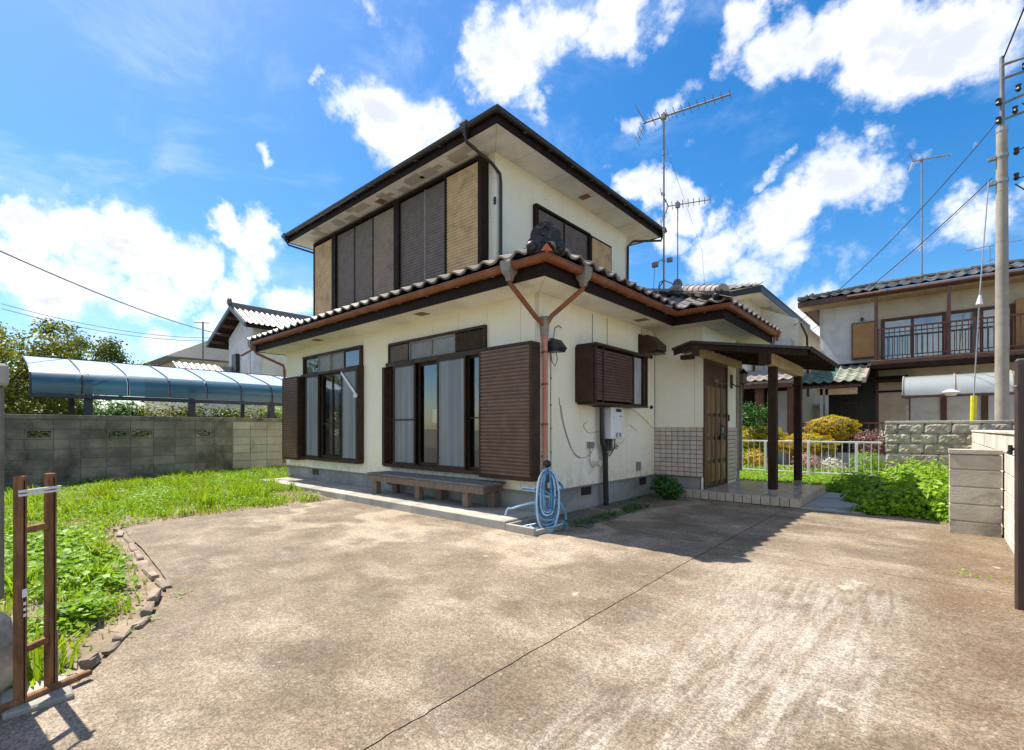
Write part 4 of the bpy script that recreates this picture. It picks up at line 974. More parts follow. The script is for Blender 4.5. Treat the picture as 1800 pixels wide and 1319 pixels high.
# --- tiled dado on the entrance wing
tw = part('tile_dado', MB().box(.0, 3.296, .405, .846, 3.306, 1.232), 'grout', H, 'pinkish square tiles with dark joints on the entrance wing')
part('grout_bed', MB().box(.834, 3.3065, .405, .846, 3.36, 1.232), 'grout', tw); part('grout_bed', MB().box(.836, 4.51, .25, .848, 5.05, 1.232), 'grout', tw)
nx, nz = 8, 11; pw, ph = .842 / nx, .825 / nz
me = unit_box('wall_tile', pw - .009, .010, ph - .009, 'walltile', .003)
for i in range(nx):
    for j in range(nz):
        inst('wall_tile', me, tw, ((i + .5) * pw + .002, 3.2915 + rnd.uniform(-.001, .001), .41 + (j + .5) * ph), Euler((rnd.uniform(-.01, .01), rnd.uniform(-.02, .02), rnd.uniform(-.012, .012))))
me2 = unit_box('wall_tile', .010, .105, ph - .009, 'walltile', .003)
for i in range(5):
    for j in range(nz + 2):
        inst('wall_tile', me2, tw, (.853, 4.565 + i * .113, .26 + (j + .5) * ph), Euler((0, 0, rnd.uniform(-.01, .01))))
# --- entrance door
def door():
    x = .85; y0, y1, z0, z1 = 3.37, 4.49, .20, 2.38
    d = part('door', MB().box(x - .05, y0 + .05, z0 + .03, x - .01, y1 - .05, z1 - .06), 'door', H, 'carved dark brown front door with raised panels')
    part('door_frame', MB().box(x - .06, y0 - .05, z0, x + .02, y0 + .05, z1, .003).box(x - .06, y1 - .05, z0, x + .02, y1, z1, .003).box(x - .06, y0 + .05, z1 - .06, x + .02, y1 - .05, z1, .003).box(x - .06, y0 + .05, z0, x + .02, y1 - .05, z0 + .03), 'door', d)
    part('door_transom', MB().box(x - .045, y0 + .05, 2.0, x + .006, y1 - .05, 2.05, .003), 'door', d)
    cols = [(3.45, 3.62), (3.66, 3.83), (3.92, 4.10), (4.16, 4.40)]; rows = [(.30, .62), (.68, 1.02), (1.08, 1.42), (1.47, 1.93)]
    for (a, b) in cols:
        for (p, q) in rows:
            mb = MB().box(x - .010, a, p, x + .008, b, q, .012); mb.box(x + .006, a + .03, p + .035, x + .016, b - .03, q - .035, .008)
            part('door_panel', mb, 'doorp', d)
    part('door_panel', MB().box(x - .010, 3.45, 2.08, x + .008, 4.40, 2.28, .012), 'door', d)
    part('door_stile', MB().box(x - .012, 3.85, z0 + .03, x + .012, 3.90, 2.0, .003).box(x - .012, 4.115, z0 + .03, x + .012, 4.145, 2.0, .003), 'door', d)
    part('door_handle', MB().box(x + .01, 4.08, 1.02, x + .03, 4.13, 1.30, .004).tube([(x + .03, 4.1, 1.1), (x + .08, 4.1, 1.12), (x + .08, 4.1, 1.24), (x + .03, 4.1, 1.27)], .011, 8), 'black_m', d)
    part('lock_plate', MB().box(x + .012, 4.20, 1.14, x + .02, 4.26, 1.26), 'galv', d)
    part('name_plate', MB().box(x + .008, 3.80, 2.02, x + .016, 3.98, 2.07), 'grey', d)
    part('door_bell', MB().box(.843, 4.56, 1.35, .865, 4.61, 1.47, .003), 'brown', d)
door()
# --- cables and marks stapled to the side wall
cb = MB()
def wallwire(pts, r=.004, mat='wireg', name='wall_cable'):
    P = [Vector((.006, a, z)) for a, z in pts]; Q = []
    for i in range(len(P) - 1):
        for k in range(6):
            t = k / 6; p0 = P[max(i - 1, 0)]; p1 = P[i]; p2 = P[i + 1]; p3 = P[min(i + 2, len(P) - 1)]
            Q.append(.5 * ((2 * p1) + (p2 - p0) * t + (2 * p0 - 5 * p1 + 4 * p2 - p3) * t * t + (3 * p1 - p0 - 3 * p2 + p3) * t ** 3))
    Q.append(P[-1]); return part(name, MB().tube([tuple(q) for q in Q], r, 5), mat, H)
wallwire([(.42, 1.62), (.50, 1.30), (.72, .92), (.98, .80), (1.20, .86), (1.32, 1.0)], .005)
wallwire([(.46, 1.52), (.56, 1.20), (.78, .86), (1.0, .80)], .004)
wallwire([(2.02, 1.55), (2.0, 1.42), (1.98, 1.36), (2.08, 1.52), (2.55, 1.50), (3.22, 1.22)], .004)
wallwire([(1.10, 1.30), (1.0, 1.25), (1.15, 1.15), (1.42, 1.17)], .004)
wallwire([(1.95, 1.0), (2.1, .98), (2.2, 1.05)], .003)
wallwire([(1.24, 2.86), (1.24, 2.34)], .004, 'wire')
wallwire([(1.66, 2.86), (1.66, 2.37)], .003, 'wire')
wallwire([(2.78, 2.9), (2.79, 2.74)], .004, 'wire')
wallwire([(.24, 2.2), (.24, 1.4), (.245, .5)], .006, 'grey')
for z in (.9, 1.2, 1.5, 1.85): part('cable_clip', MB().box(.002, .228, z, .016, .252, z + .02), 'grey', H)
part('outdoor_tap_box', MB().box(.002, 2.60, .52, .05, 2.68, .66, .006), 'grey', H)
# ================================================================ THINGS ON AND BY THE HOUSE
t = root('water_heater', (.1, 1.63, 1.06), 'white wall mounted gas water heater under the louvred window', 'water heater')
part('heater_body', MB().box(.004, 1.44, 1.06, .20, 1.78, 1.52, .008), 'white_m', t)
part('exhaust_port', MB().box(.201, 1.57, 1.455, .209, 1.73, 1.50, .003), 'black_m', t)
part('badge', MB().box(.201, 1.68, 1.38, .205, 1.73, 1.405), 'grey', t)
part('badge', MB().box(.201, 1.50, 1.36, .203, 1.515, 1.375), 'grey', t)
for y in (1.60, 1.70): part('sticker', MB().box(.2005, y - .03, 1.085, .2035, y + .025, 1.15), 'grey', t)
part('bracket', MB().box(.004, 1.50, .88, .10, 1.66, 1.055), 'black_m', t)
for (y, zz) in ((1.60, .55), (1.68, .8)):
    part('supply_pipe', MB().tube([(.12, y, 1.06), (.12, y, .98), (.10, y + .02, .92), (.07, y - .04, .82), (.05, y - .05, zz)], .011, 6), 'grey', t)
part('gas_valve', MB().tube([(.13, 1.70, .99), (.13, 1.70, .90)], .02, 8).tube([(.10, 1.70, .95), (.17, 1.70, .95)], .018, 8), 'galv', t)
t = root('drain_pipe', (.08, 1.5, .02), 'black drain pipe running down beside the water heater', 'pipe')
part('pipe_run', MB().tube([(.09, 1.36, 1.54), (.09, 1.36, 1.30), (.09, 1.37, 1.02), (.085, 1.44, .92), (.08, 1.47, .80), (.08, 1.50, .04)], [.036, .036, .038, .045, .042, .038], 10), 'black_m', t, smooth=True)
part('pipe_top', MB().box(.01, 1.22, 1.52, .13, 1.42, 1.565, .01), 'black_m', t)
part('socket_box', MB().box(.003, 1.10, .93, .05, 1.22, 1.02, .004), 'grey', t)
part('round_cap', MB().tube([(.07, 1.28, .72), (.12, 1.28, .71)], .045, 12), 'curtain', t)
part('loop_wire', MB().tube([(.03, 1.14, .93), (.03, 1.13, .75), (.03, 1.2, .65), (.04, 1.27, .70)], .007, 6), 'wireg', t)

t = root('vent_hood', (.1, 2.88, 2.6), 'dark brown exhaust hood high on the side wall', 'vent hood')
mb = MB(); mb.prism([(.004, 2.70, 2.76), (.16, 2.70, 2.76), (.33, 2.70, 2.60), (.33, 2.70, 2.50), (.20, 2.70, 2.46), (.004, 2.70, 2.46)], (0, .34, 0))
part('hood_body', mb, 'brown', t); part('hood_mouth', MB().box(.14, 2.72, 2.452, .325, 3.02, 2.47), 'black_m', t)
part('hood_flange', MB().box(.003, 2.67, 2.44, .012, 3.07, 2.79, .002), 'brown', t)

t = root('sensor_lamp', (.12, .16, 2.3), 'black sensor lamp with wire hook beside the corner downpipe', 'lamp')
part('lamp_hood', MB().prism([(.01, .10, 2.18), (.05, .10, 2.30), (.15, .10, 2.33), (.24, .10, 2.22), (.20, .10, 2.17)], (0, .17, 0)), 'black_m', t)
part('lamp_lens', MB().ball((.15, .185, 2.21), .04, 10, 8, (1, 1, 1)), 'white_m', t)
part('lamp_arm', MB().tube([(.01, .2, 2.35), (.08, .2, 2.36), (.10, .2, 2.48), (.16, .2, 2.50), (.20, .2, 2.47)], .011, 7), 'galv', t)
part('loop_wire', MB().tube([(.12, .2, 2.18), (.13, .21, 2.08), (.09, .22, 2.0), (.04, .22, 2.06), (.03, .2, 2.2)], .005, 6), 'wire', t)

t = root('wall_lantern', (.95, 4.75, 2.1), 'black carriage style wall lantern beside the front door', 'lantern')
part('lantern_plate', MB().box(.849, 4.70, 1.96, .868, 4.80, 2.22, .01), 'black_m', t)
part('lantern_arm', MB().tube([(.86, 4.75, 2.06), (.93, 4.75, 2.00), (1.02, 4.75, 1.99), (1.06, 4.75, 2.04)], .010, 7), 'black_m', t)
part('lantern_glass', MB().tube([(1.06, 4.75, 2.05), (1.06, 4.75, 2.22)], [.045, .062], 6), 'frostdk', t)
part('lantern_cap', MB().tube([(1.06, 4.75, 2.22), (1.06, 4.75, 2.235), (1.06, 4.75, 2.28), (1.06, 4.75, 2.32)], [.082, .08, .04, .008], 8), 'black_m', t)
part('lantern_cage', MB().tube([(1.06, 4.75, 2.035), (1.06, 4.75, 2.05)], .05, 6).tube([(1.105, 4.75, 2.05), (1.122, 4.75, 2.22)], .006, 4).tube([(1.015, 4.75, 2.05), (.998, 4.75, 2.22)], .006, 4).tube([(1.06, 4.705, 2.05), (1.06, 4.688, 2.22)], .006, 4).tube([(1.06, 4.75, 2.035), (1.06, 4.75, 1.83)], .012, 6), 'black_m', t)

# bench
t = root('wooden_bench', (-1.8, -.25, .17), 'low weathered wooden deck bench under the big window', 'bench')
for k in range(4):
    y0 = -.445 + k * .10
    mb = MB().box(-3.18 + rnd.uniform(-.03, .02), y0 + .003, .478, -.50 + rnd.uniform(-.02, .03), y0 + .096, .506, .005)
    mb.v = [(x, y, z + .005 * math.sin(x * 3 + k)) for (x, y, z) in mb.v]; part('seat_board', mb, 'wood_grey', t)
part('front_rail', MB().box(-3.13, -.43, .375, -.56, -.395, .474, .008), 'wood_leg', t)
part('back_rail', MB().box(-3.13, -.09, .39, -.56, -.06, .474, .006), 'wood_leg', t)
for x in (-3.10, -1.86, -.66): part('cross_rail', MB().box(x, -.392, .39, x + .06, -.092, .474, .004), 'wood_leg', t)
for x in (-3.12, -2.02, -1.0):
    part('leg', MB().box(x, -.375, .171, x + .105, -.285, .372, .006), 'wood_leg', t)
for x in (-2.9, -1.8, -.74):
    part('leg', MB().box(x, -.15, .171, x + .105, -.06, .388, .006), 'wood_leg', t)

# drain basin at the house corner
t = root('drain_basin', (.3, -.48, .05), 'low grey concrete wash basin at the house corner', 'basin')
part('basin_shell', MB().box(.115, -.75, .0, .52, -.71, .150, .006).box(.115, -.71, .0, .15, -.22, .150, .006).box(.48, -.71, .0, .52, -.22, .120, .006).box(.15, -.26, .0, .48, -.22, .150, .006).box(.15, -.71, .0, .48, -.26, .085), 'slabc', t)
# standpipe, hose
HX, HY = .43, -.40
t = root('standpipe', (HX, HY, .03), 'slim standpipe with a black knob holding the hose', 'standpipe')
part('pipe_post', MB().tube([(HX, HY, .03), (HX, HY, .72)], .028, 10), 'grey', t, smooth=True)
part('knob', MB().ball((HX, HY, .81), .045, 12, 8), 'black_m', t, smooth=True)
part('knob_stem', MB().tube([(HX, HY, .71), (HX, HY, .78)], .014, 8), 'galv', t)
part('tap', MB().tube([(HX, HY, .60), (HX + .07, HY - .06, .60), (HX + .08, HY - .07, .55)], .016, 8), 'galv', t)
t = root('garden_hose', (HX, HY, .1), 'coiled blue garden hose hanging over the standpipe', 'hose')
vx, vy = math.sin(R(41.3)), -math.cos(R(41.3)); rx, ry = math.cos(R(41.3)), math.sin(R(41.3))
for k in range(13):
    w = .030 + .0085 * k + rnd.uniform(-.01, .012); top = .68 + rnd.uniform(-.03, .035); bot = .06 + .026 * (12 - k) * .8 + rnd.uniform(-.04, .04); dd = .05 + rnd.uniform(-.03, .07); pts = []
    for j in range(25):
        a = 2 * math.pi * j / 24; s_ = math.sin(a); c_ = math.cos(a)
        z = .05 + (top + bot) / 2 + (top - bot) / 2 * c_; ww = w * (abs(s_) ** .7) * (1 if s_ > 0 else -1) * (1 - .15 * c_)
        pts.append((HX + vx * (dd + .012 * math.sin(a * 2 + k)) + rx * ww + rnd.uniform(-.003, .003), HY + vy * (dd + .012 * math.sin(a + k)) + ry * ww, z))
    part('hose_coil', MB().tube(pts, .0115, 7), 'hose' if k % 3 else 'hosel', t, smooth=True)
def hosepath(pts, mat, r=.0115):
    P = [Vector(p) for p in pts]; Q = []
    for i in range(len(P) - 1):
        for k in range(7):
            u = k / 7; p0 = P[max(i - 1, 0)]; p1 = P[i]; p2 = P[i + 1]; p3 = P[min(i + 2, len(P) - 1)]
            Q.append(.5 * ((2 * p1) + (p2 - p0) * u + (2 * p0 - 5 * p1 + 4 * p2 - p3) * u * u + (3 * p1 - p0 - 3 * p2 + p3) * u ** 3))
    Q.append(P[-1]); part('hose_run', MB().tube([tuple(q) for q in Q], r, 7), mat, t, smooth=True)
hosepath([(HX, HY - .03, .60), (HX + .1, HY + .03, .62), (HX + .17, HY + .06, .55), (HX + .10, HY + .02, .48), (HX + .02, HY - .06, .5)], 'hose', .014)
hosepath([(HX + .02, HY - .08, .52), (HX + .14, HY + .0, .42), (HX + .20, HY + .06, .30), (HX + .21, HY + .07, .20)], 'hose')
hosepath([(HX - .05, HY - .08, .52), (HX - .12, HY - .14, .53), (HX - .20, HY - .20, .54)], 'hose', .013)
hosepath([(HX - .1, HY - .05, .38), (HX - .25, HY - .08, .34), (HX - .42, HY - .10, .28), (HX - .52, HY - .08, .26), (HX - .56, HY - .08, .18)], 'hosel', .013)
hosepath([(HX - .08, HY - .1, .14), (HX - .22, HY - .2, .10), (HX - .1, HY - .26, .10), (HX + .02, HY - .18, .11)], 'hose', .012)
hosepath([(HX + .05, HY + .0, .16), (HX + .12, HY + .08, .17), (HX + .17, HY + .12, .14), (HX + .18, HY + .12, .07)], 'hose', .014)
hosepath([(HX - .12, HY - .16, .12), (HX, HY - .16, .09), (HX + .10, HY - .06, .12), (HX + .20, HY + .03, .16)], 'hosel', .010)
part('hose_tie', MB().tube([(HX + vx * .05 + rx * .09 * math.cos(a), HY + vy * .05 + ry * .09 * math.cos(a), .47 + .02 * math.sin(a * 3)) for a in [math.pi * k / 10 for k in range(11)]], .018, 7), 'hosel', t, smooth=True)
part('spray_nozzle', MB().tube([(HX + .02 + vx * .09, HY + vy * .09, .10), (HX + .02 + vx * .09, HY + vy * .09, .02)], [.05, .036], 10), 'hosel', t)

# porch platform
PX0, PX1, PY0, PY1, PZ = .86, 2.27, 3.09, 5.25, .205
t = root('porch_platform', (1.5, 4.1, .05), 'raised beige tiled porch floor in front of the door', 'porch')
part('porch_core', MB().box(.5, PY0 + .006, -.05, PX1 - .006, 3.28, PZ - .006).box(.80, 3.28, -.05, PX1 - .006, PY1 - .006, PZ - .006), 'grout', t)
n = 14; w = (PX1 - .5) / n; me = unit_box('porch_tile', w - .011, .012, .118, 'porchtile', .003)
for i in range(n): inst('porch_tile', me, t, (.5 + (i + .5) * w, PY0 + .001, .142), Euler((rnd.uniform(-.01, .01), 0, rnd.uniform(-.01, .01))))
n = 17; w2 = (PY1 - PY0) / n; me = unit_box('porch_tile', .012, w2 - .011, .118, 'porchtile', .003)
for i in range(n): inst('porch_tile', me, t, (PX1 - .001, PY0 + (i + .5) * w2, .142))
nx_, ny_ = 11, 14; tw_, th_ = (PX1 - .5) / nx_, (PY1 - PY0) / ny_; me = unit_box('floor_tile', tw_ - .007, th_ - .007, .012, pm('glazed_floor_tile', (.40, .35, .29), (.46, .41, .35), 5, .22, .0004, 40, .05, (.30, .26, .22), 3, .4), .003)
for i in range(nx_):
    for j in range(ny_):
        x = .5 + (i + .5) * tw_; y = PY0 + (j + .5) * th_
        if y > 3.25 and x - tw_ / 2 < .80: continue
        inst('floor_tile', me, t, (x, y, PZ - .0005 + rnd.uniform(0, .0015)))

# entrance canopy on two posts
t = root('entrance_canopy', (1.6, 4.0, .2), 'dark timber entrance canopy on two posts over the tiled porch', 'canopy')
CY0, CY1 = 2.76, 5.16
def cz(x): return 2.545 - (x - .87) * .172 if x > .87 else 2.545 - (.87 - x) * .26
part('canopy_roof', MB().prism([(.86, CY0 - .03, cz(.86)), (2.46, CY0 - .03, cz(2.46)), (2.46, CY0 - .03, cz(2.46) + .035), (.86, CY0 - .03, cz(.86) + .04)], (0, CY1 - CY0 + .06, 0)).prism([(.55, CY0 - .03, cz(.55)), (.859, CY0 - .03, cz(.859) + .0), (.859, CY0 - .03, cz(.859) + .04), (.55, CY0 - .03, cz(.55) + .035)], (0, 3.28 - CY0 + .03, 0)), 'gutd', t)
part('roof_lip', MB().box(2.46, CY0 - .03, cz(2.46) - .03, 2.475, CY1 + .03, cz(2.46) + .04), 'post', t)
part('barge_board', MB().prism([(.57, CY0, cz(.57) - .085), (.87, CY0, cz(.87) - .09), (2.42, CY0, cz(2.42) - .085), (2.42, CY0, cz(2.42) - .002), (.87, CY0, cz(.87) - .002), (.57, CY0, cz(.57) - .002)], (0, .03, 0)), 'post', t)
part('barge_board', MB().prism([(.88, CY1 - .03, cz(.88) - .085), (2.42, CY1 - .03, cz(2.42) - .085), (2.42, CY1 - .03, cz(2.42) - .002), (.88, CY1 - .03, cz(.88) - .002)], (0, .03, 0)), 'post', t)
for k in range(8):
    y = CY0 + .16 + k * .30
    mb = MB().prism([(.90, y, cz(.90) - .055), (2.44, y, cz(2.44) - .055), (2.44, y, cz(2.44) - .003), (.90, y, cz(.90) - .003)], (0, .04, 0)); part('rafter', mb, 'post', t)
for k in range(8):
    x = 1.06 + k * .185; part('batten', MB().box(x, CY0 + .03, cz(x) - .014, x + .05, CY1 - .03, cz(x) - .006), 'post' if k % 2 else 'doorp', t)
part('beam', MB().box(1.83, CY0 + .05, 2.13, 1.96, CY1 - .10, 2.30, .006), 'beam', t, 'pale outer beam carried by the posts')
part('beam_end', MB().box(1.815, CY0 - .01, 2.115, 1.975, CY0 + .048, 2.315, .008), 'post', t)
part('beam', MB().box(.87, CY0 + .05, 2.36, .96, CY1 - .15, 2.49, .006), 'beam', t, 'pale wall beam above the door')
part('beam_end', MB().box(.86, CY0 - .005, 2.34, .97, CY0 + .048, 2.50, .008), 'post', t)
part('bracket', MB().box(.66, CY0 + .04, 2.31, .86, CY0 + .14, 2.38, .006), 'post', t)
for y in (3.17, 4.92):
    p = part('post', MB().box(1.84, y, PZ + .10, 1.955, y + .115, 2.128, .006), 'post', t)
    part('post_shoe', MB().box(1.845, y + .005, PZ - .001, 1.95, y + .11, PZ + .10, .004), 'grey', p)

# wooden gate frame and pillar at the street edge on the left
t = root('narrow_gate', (.72, -4.49, 0), 'narrow rusty ladder shaped gate leaf at the left edge of the drive', 'gate frame')
A = Vector((.765, -4.566, 0)); Bp = Vector((.675, -4.465, 0)); dv = (Bp - A).normalized(); nv = Vector((dv.y, -dv.x, 0))
rot = Matrix((dv, nv, Vector((0, 0, 1)))).transposed().to_4x4()
for p in (A, Bp):
    part('upright', MB().box(-.016, -.017, .0, .016, .017, 1.0, .003, Matrix.Translation(p) @ rot), 'gatewood', t)
    part('upright_groove', MB().box(-.002, .0175, .02, .002, .0195, .98, 0, Matrix.Translation(p) @ rot), 'dark', t)
ctr = (A + Bp) / 2; hl = (Bp - A).length / 2 - .017
for z in (.765, .25): part('rung', MB().box(-hl, -.012, z - .014, hl, .012, z + .014, .002, Matrix.Translation(ctr) @ rot), 'gatewood', t)
part('string_tie', MB().box(-hl - .045, .0185, .915, hl + .045, .026, .925, .002, Matrix.Translation(ctr) @ rot).box(-hl - .045, .0185, .930, hl + .045, .026, .942, .002, Matrix.Translation(ctr) @ rot), 'white_m', t)
for z, h in ((.50, .035), (.455, .013), (.43, .012), (.405, .013)): part('white_sticker', MB().box(-.011 if h > .02 else -.006, .0196, z - h / 2, .011 if h > .02 else .006, .0206, z + h / 2, 0, Matrix.Translation(A) @ rot), 'paper', t)
part('grey_bracket', MB().box(.017, -.016, .03, .022, .016, .28, 0, Matrix.Translation(Bp) @ rot), 'grey', t)
part('bottom_rail', MB().box(-.08, -.018, .028, .26, .012, .052, .004, Matrix.Translation(A) @ Matrix.Rotation(R(112), 4, 'Z')), 'gatewood', t)
t = root('gate_pillar', (.45, -4.9, 0), 'grey concrete gate pillar with rough stone foot at the left edge', 'pillar')
part('shaft', MB().box(.30, -5.15, .42, .50, -4.602, 1.40, .01), 'block_old', t)
part('cap', MB().box(.26, -5.20, 1.40, .53, -4.588, 1.50, .012), 'slabc', t)
mb = MB().ball((.46, -4.80, .16), .30, 14, 10, (.85, .95, 1.0)); mb.v = [(x + .02 * math.sin(y * 17 + z * 11), y + .015 * math.sin(x * 19 + z * 7), max(-.02, z + .015 * math.sin(x * 13))) for (x, y, z) in mb.v]
part('stone_foot', mb, 'stone', t, smooth=True)

# dark gate leaf at the right edge
t = root('gate_leaf', (4.3, -.3, 0), 'dark brown steel gate leaf at the right edge of the photo', 'gate')
part('gate_panel', MB().box(4.14, -.52, .02, 4.18, -.365, 1.62), 'gatebr', t)
part('gate_stile', MB().box(4.085, -.36, .0, 4.21, -.30, 1.645, .012), 'gatebr', t)
part('gate_hinge', MB().tube([(4.075, -.33, 1.06), (4.06, -.33, 1.07)], .022, 8).tube([(4.065, -.34, 1.10), (4.065, -.34, 1.04)], .012, 6), 'black_m', t)
part('gate_screw', MB().ball((4.087, -.363, 1.47), .008, 6, 4), 'galv', t)

# ================================================================ BLOCK WALLS
def block_wall(name, label, cat, axis, fixed, a0, a1, z0, rows, bw, bh, th, mat, mort, cap=None, bond=False, clean=None, holes=(), mortar_name='mortar_bed', rough=0, group=None, nm='block'):
    """axis 'y': wall face at x=fixed seen from +x side if th<0"""
    n = int(round((a1 - a0) / bw)); bw = (a1 - a0) / n
    c = ((fixed, (a0 + a1) / 2, z0) if axis == 'y' else ((a0 + a1) / 2, fixed, z0))
    t = root(name, c, label, cat, group); lo, hi = sorted((fixed, fixed + th)); H_ = rows * bh
    mb = MB()
    if axis == 'y': mb.box(lo + .012, a0 + .004, z0, hi - .012, a1 - .004, z0 + H_ - .004)
    else: mb.box(a0 + .004, lo + .012, z0, a1 - .004, hi - .012, z0 + H_ - .004)
    if not holes: part(mortar_name, mb, mort, t)
    var = []
    for v in range(6 if rough else 1):
        m = MB().box(-(hi - lo) / 2 if axis == 'y' else -(bw - .010) / 2, -(bw - .010) / 2 if axis == 'y' else -(hi - lo) / 2, -(bh - .010) / 2, (hi - lo) / 2 if axis == 'y' else (bw - .010) / 2, (bw - .010) / 2 if axis == 'y' else (hi - lo) / 2, (bh - .010) / 2, rough or .005)
        if rough:
            m = MB(); nn = 10; vs = []; fs = []
            for i in range(nn + 1):
                for j in range(6):
                    u, w_ = i / nn, j / 5; e = min(u, 1 - u, w_, 1 - w_) > .01
                    d = (.016 + .012 * math.sin(u * 7 + v * 2) * math.cos(w_ * 5 + v) + rnd.uniform(-.006, .010)) if e else 0
                    vs.append(((u - .5) * (bw - .012), -(hi - lo) / 2 - d, (w_ - .5) * (bh - .012)))
            for i in range(nn):
                for j in range(5): q = i * 6 + j; fs.append((q, q + 6, q + 7, q + 1))
            m.add(vs, fs); m.box(-(bw - .012) / 2, -(hi - lo) / 2 + .0, -(bh - .012) / 2, (bw - .012) / 2, (hi - lo) / 2, (bh - .012) / 2)
        var.append([m.mesh(nm, M[mat]), m.mesh(nm, M[clean]) if clean else None])
    mh = {}
    for r in range(rows):
        off = bw / 2 if (bond and r % 2) else 0; k = n + (1 if off else 0)
        for i in range(k):
            ca = a0 + (i + .5) * bw - off; wd = bw
            sc = None
            if off and i in (0, k - 1):
                ca = a0 + bw / 4 if i == 0 else a1 - bw / 4; sc = (1, .5, 1) if axis == 'y' else (.5, 1, 1)
            zc = z0 + (r + .5) * bh; pos = (((lo + hi) / 2) + rnd.uniform(-.002, .002), ca, zc) if axis == 'y' else (ca, (lo + hi) / 2 + rnd.uniform(-.002, .002), zc)
            if (r, i) in holes:
                part('vent_block', vent_block(lo, hi, ca, wd, zc, bh), M[mat], t); continue
            v_ = rnd.choice(var); me = v_[1] if (clean and clean_at(ca)) else v_[0]
            inst(nm, me, t, pos, Euler((0, 0, rnd.uniform(-.003, .003))), sc)
    if holes:
        # mortar only round the pierced blocks
        mb = MB()
        for r in range(rows):
            hs = sorted(i for (q, i) in holes if q == r); s = 0
            for i in hs + [n]:
                if i > s: mb.box(lo + .012, a0 + s * bw + .004, z0 + r * bh, hi - .012, a0 + i * bw - .004, z0 + (r + 1) * bh)
                s = i + 1
        part(mortar_name, mb, mort, t)
    if cap:
        ln = .6; m = int((a1 - a0) / ln); ln = (a1 - a0) / m
        for i in range(m):
            mb = MB(); p, q = a0 + i * ln + .002, a0 + (i + 1) * ln - .002
            if axis == 'y': mb.box(lo - .012, p, z0 + H_, hi + .012, q, z0 + H_ + cap, .006)
            else: mb.box(p, lo - .012, z0 + H_, q, hi + .012, z0 + H_ + cap, .006)
            part('coping', mb, mat, t)
    return t
def vent_block(lo, hi, ca, bw, zc, bh):
    mb = MB(); a, b = ca - bw / 2 + .005, ca + bw / 2 - .005; p, q = zc - bh / 2 + .005, zc + bh / 2 - .005; f = .028
    mb.box(lo, a, p, hi, b, p + f); mb.box(lo, a, q - f, hi, b, q); mb.box(lo, a, p + f, hi, a + f, q - f); mb.box(lo, b - f, p + f, hi, b, q - f)
    # pierced leaf pattern: two crossing arcs and discs
    for s in (-1, 1):
        pts = [(hi - .02, a + f + (b - a - 2 * f) * k / 10, zc + s * .045 * math.sin(k / 10 * 2 * math.pi)) for k in range(11)]
        mb.tube(pts, .011, 5)
    return mb
clean_at = lambda a: a > -.1
block_wall('block_boundary_wall', 'long stained grey concrete block wall behind the lawn on the left', 'wall', 'y', -9.5, -5.6, 4.6, 0, 7, .408, .2, -.12, 'block_old', 'mortar', cap=.09, clean='block_clean', holes={(5, 4), (5, 7), (5, 8), (5, 11)})
clean_at = lambda a: False
block_wall('block_side_wall', 'pale block boundary wall running along the right of the driveway', 'wall', 'y', 4.245, -.2, 8.0, -.02, 6, .41, .195, .12, 'block_white', 'mortarw', cap=.035, bond=True)
t = root('block_pier', (4.03, 2.42, 0), 'short stained block pier ending against the pale wall', 'pier')
part('mortar_bed', MB().box(3.835, 2.35, 0, 4.215, 2.50, .93), 'mortarw', t)
for k, (a, b) in enumerate(((.05, .21), (.22, .395), (.405, .58), (.59, .765), (.775, .925))): part('block', MB().box(3.825, 2.34, a, 4.228, 2.51, b, .006), 'block_pillar', t)
part('coping', MB().box(3.82, 2.332, .935, 4.235, 2.518, .985, .006), 'block_pillar', t)
block_wall('split_stone_wall', 'rough split face stone block wall right of the white fence', 'wall', 'x', 8.0, 2.93, 5.4, .09, 6, .42, .205, .14, 'stone', 'mortarw', cap=.05, bond=True, rough=.004, nm='stone')
part('steel_frame', MB().tube([(3.35, 7.7, .1), (3.35, 7.7, .68), (4.1, 7.7, .68), (4.1, 7.7, .1)], .014, 6), 'antenna', bpy.data.objects['split_stone_wall'])

# white garden fence
t = root('white_fence', (1.4, 7.95, .1), 'low white metal railing fence behind the porch', 'fence')
fx0, fx1, fy = -1.2, 2.88, 8.0
part('top_rail', MB().box(fx0, fy - .02, .90, fx1, fy + .02, .935, .004), 'white_m', t)
part('bottom_rail', MB().box(fx0, fy - .015, .205, fx1, fy + .015, .232, .003), 'white_m', t)
x = fx0 + .06; k = 0; mp = unit_box('fence_post', .05, .05, .90, 'white_m', .004); mbal = unit_box('baluster', .016, .016, .665, 'white_m', .002)
while x < fx1:
    if k % 7 == 0: inst('fence_post', mp, t, (x, fy, .45))
    else: inst('baluster', mbal, t, (x, fy, .566))
    x += .128; k += 1

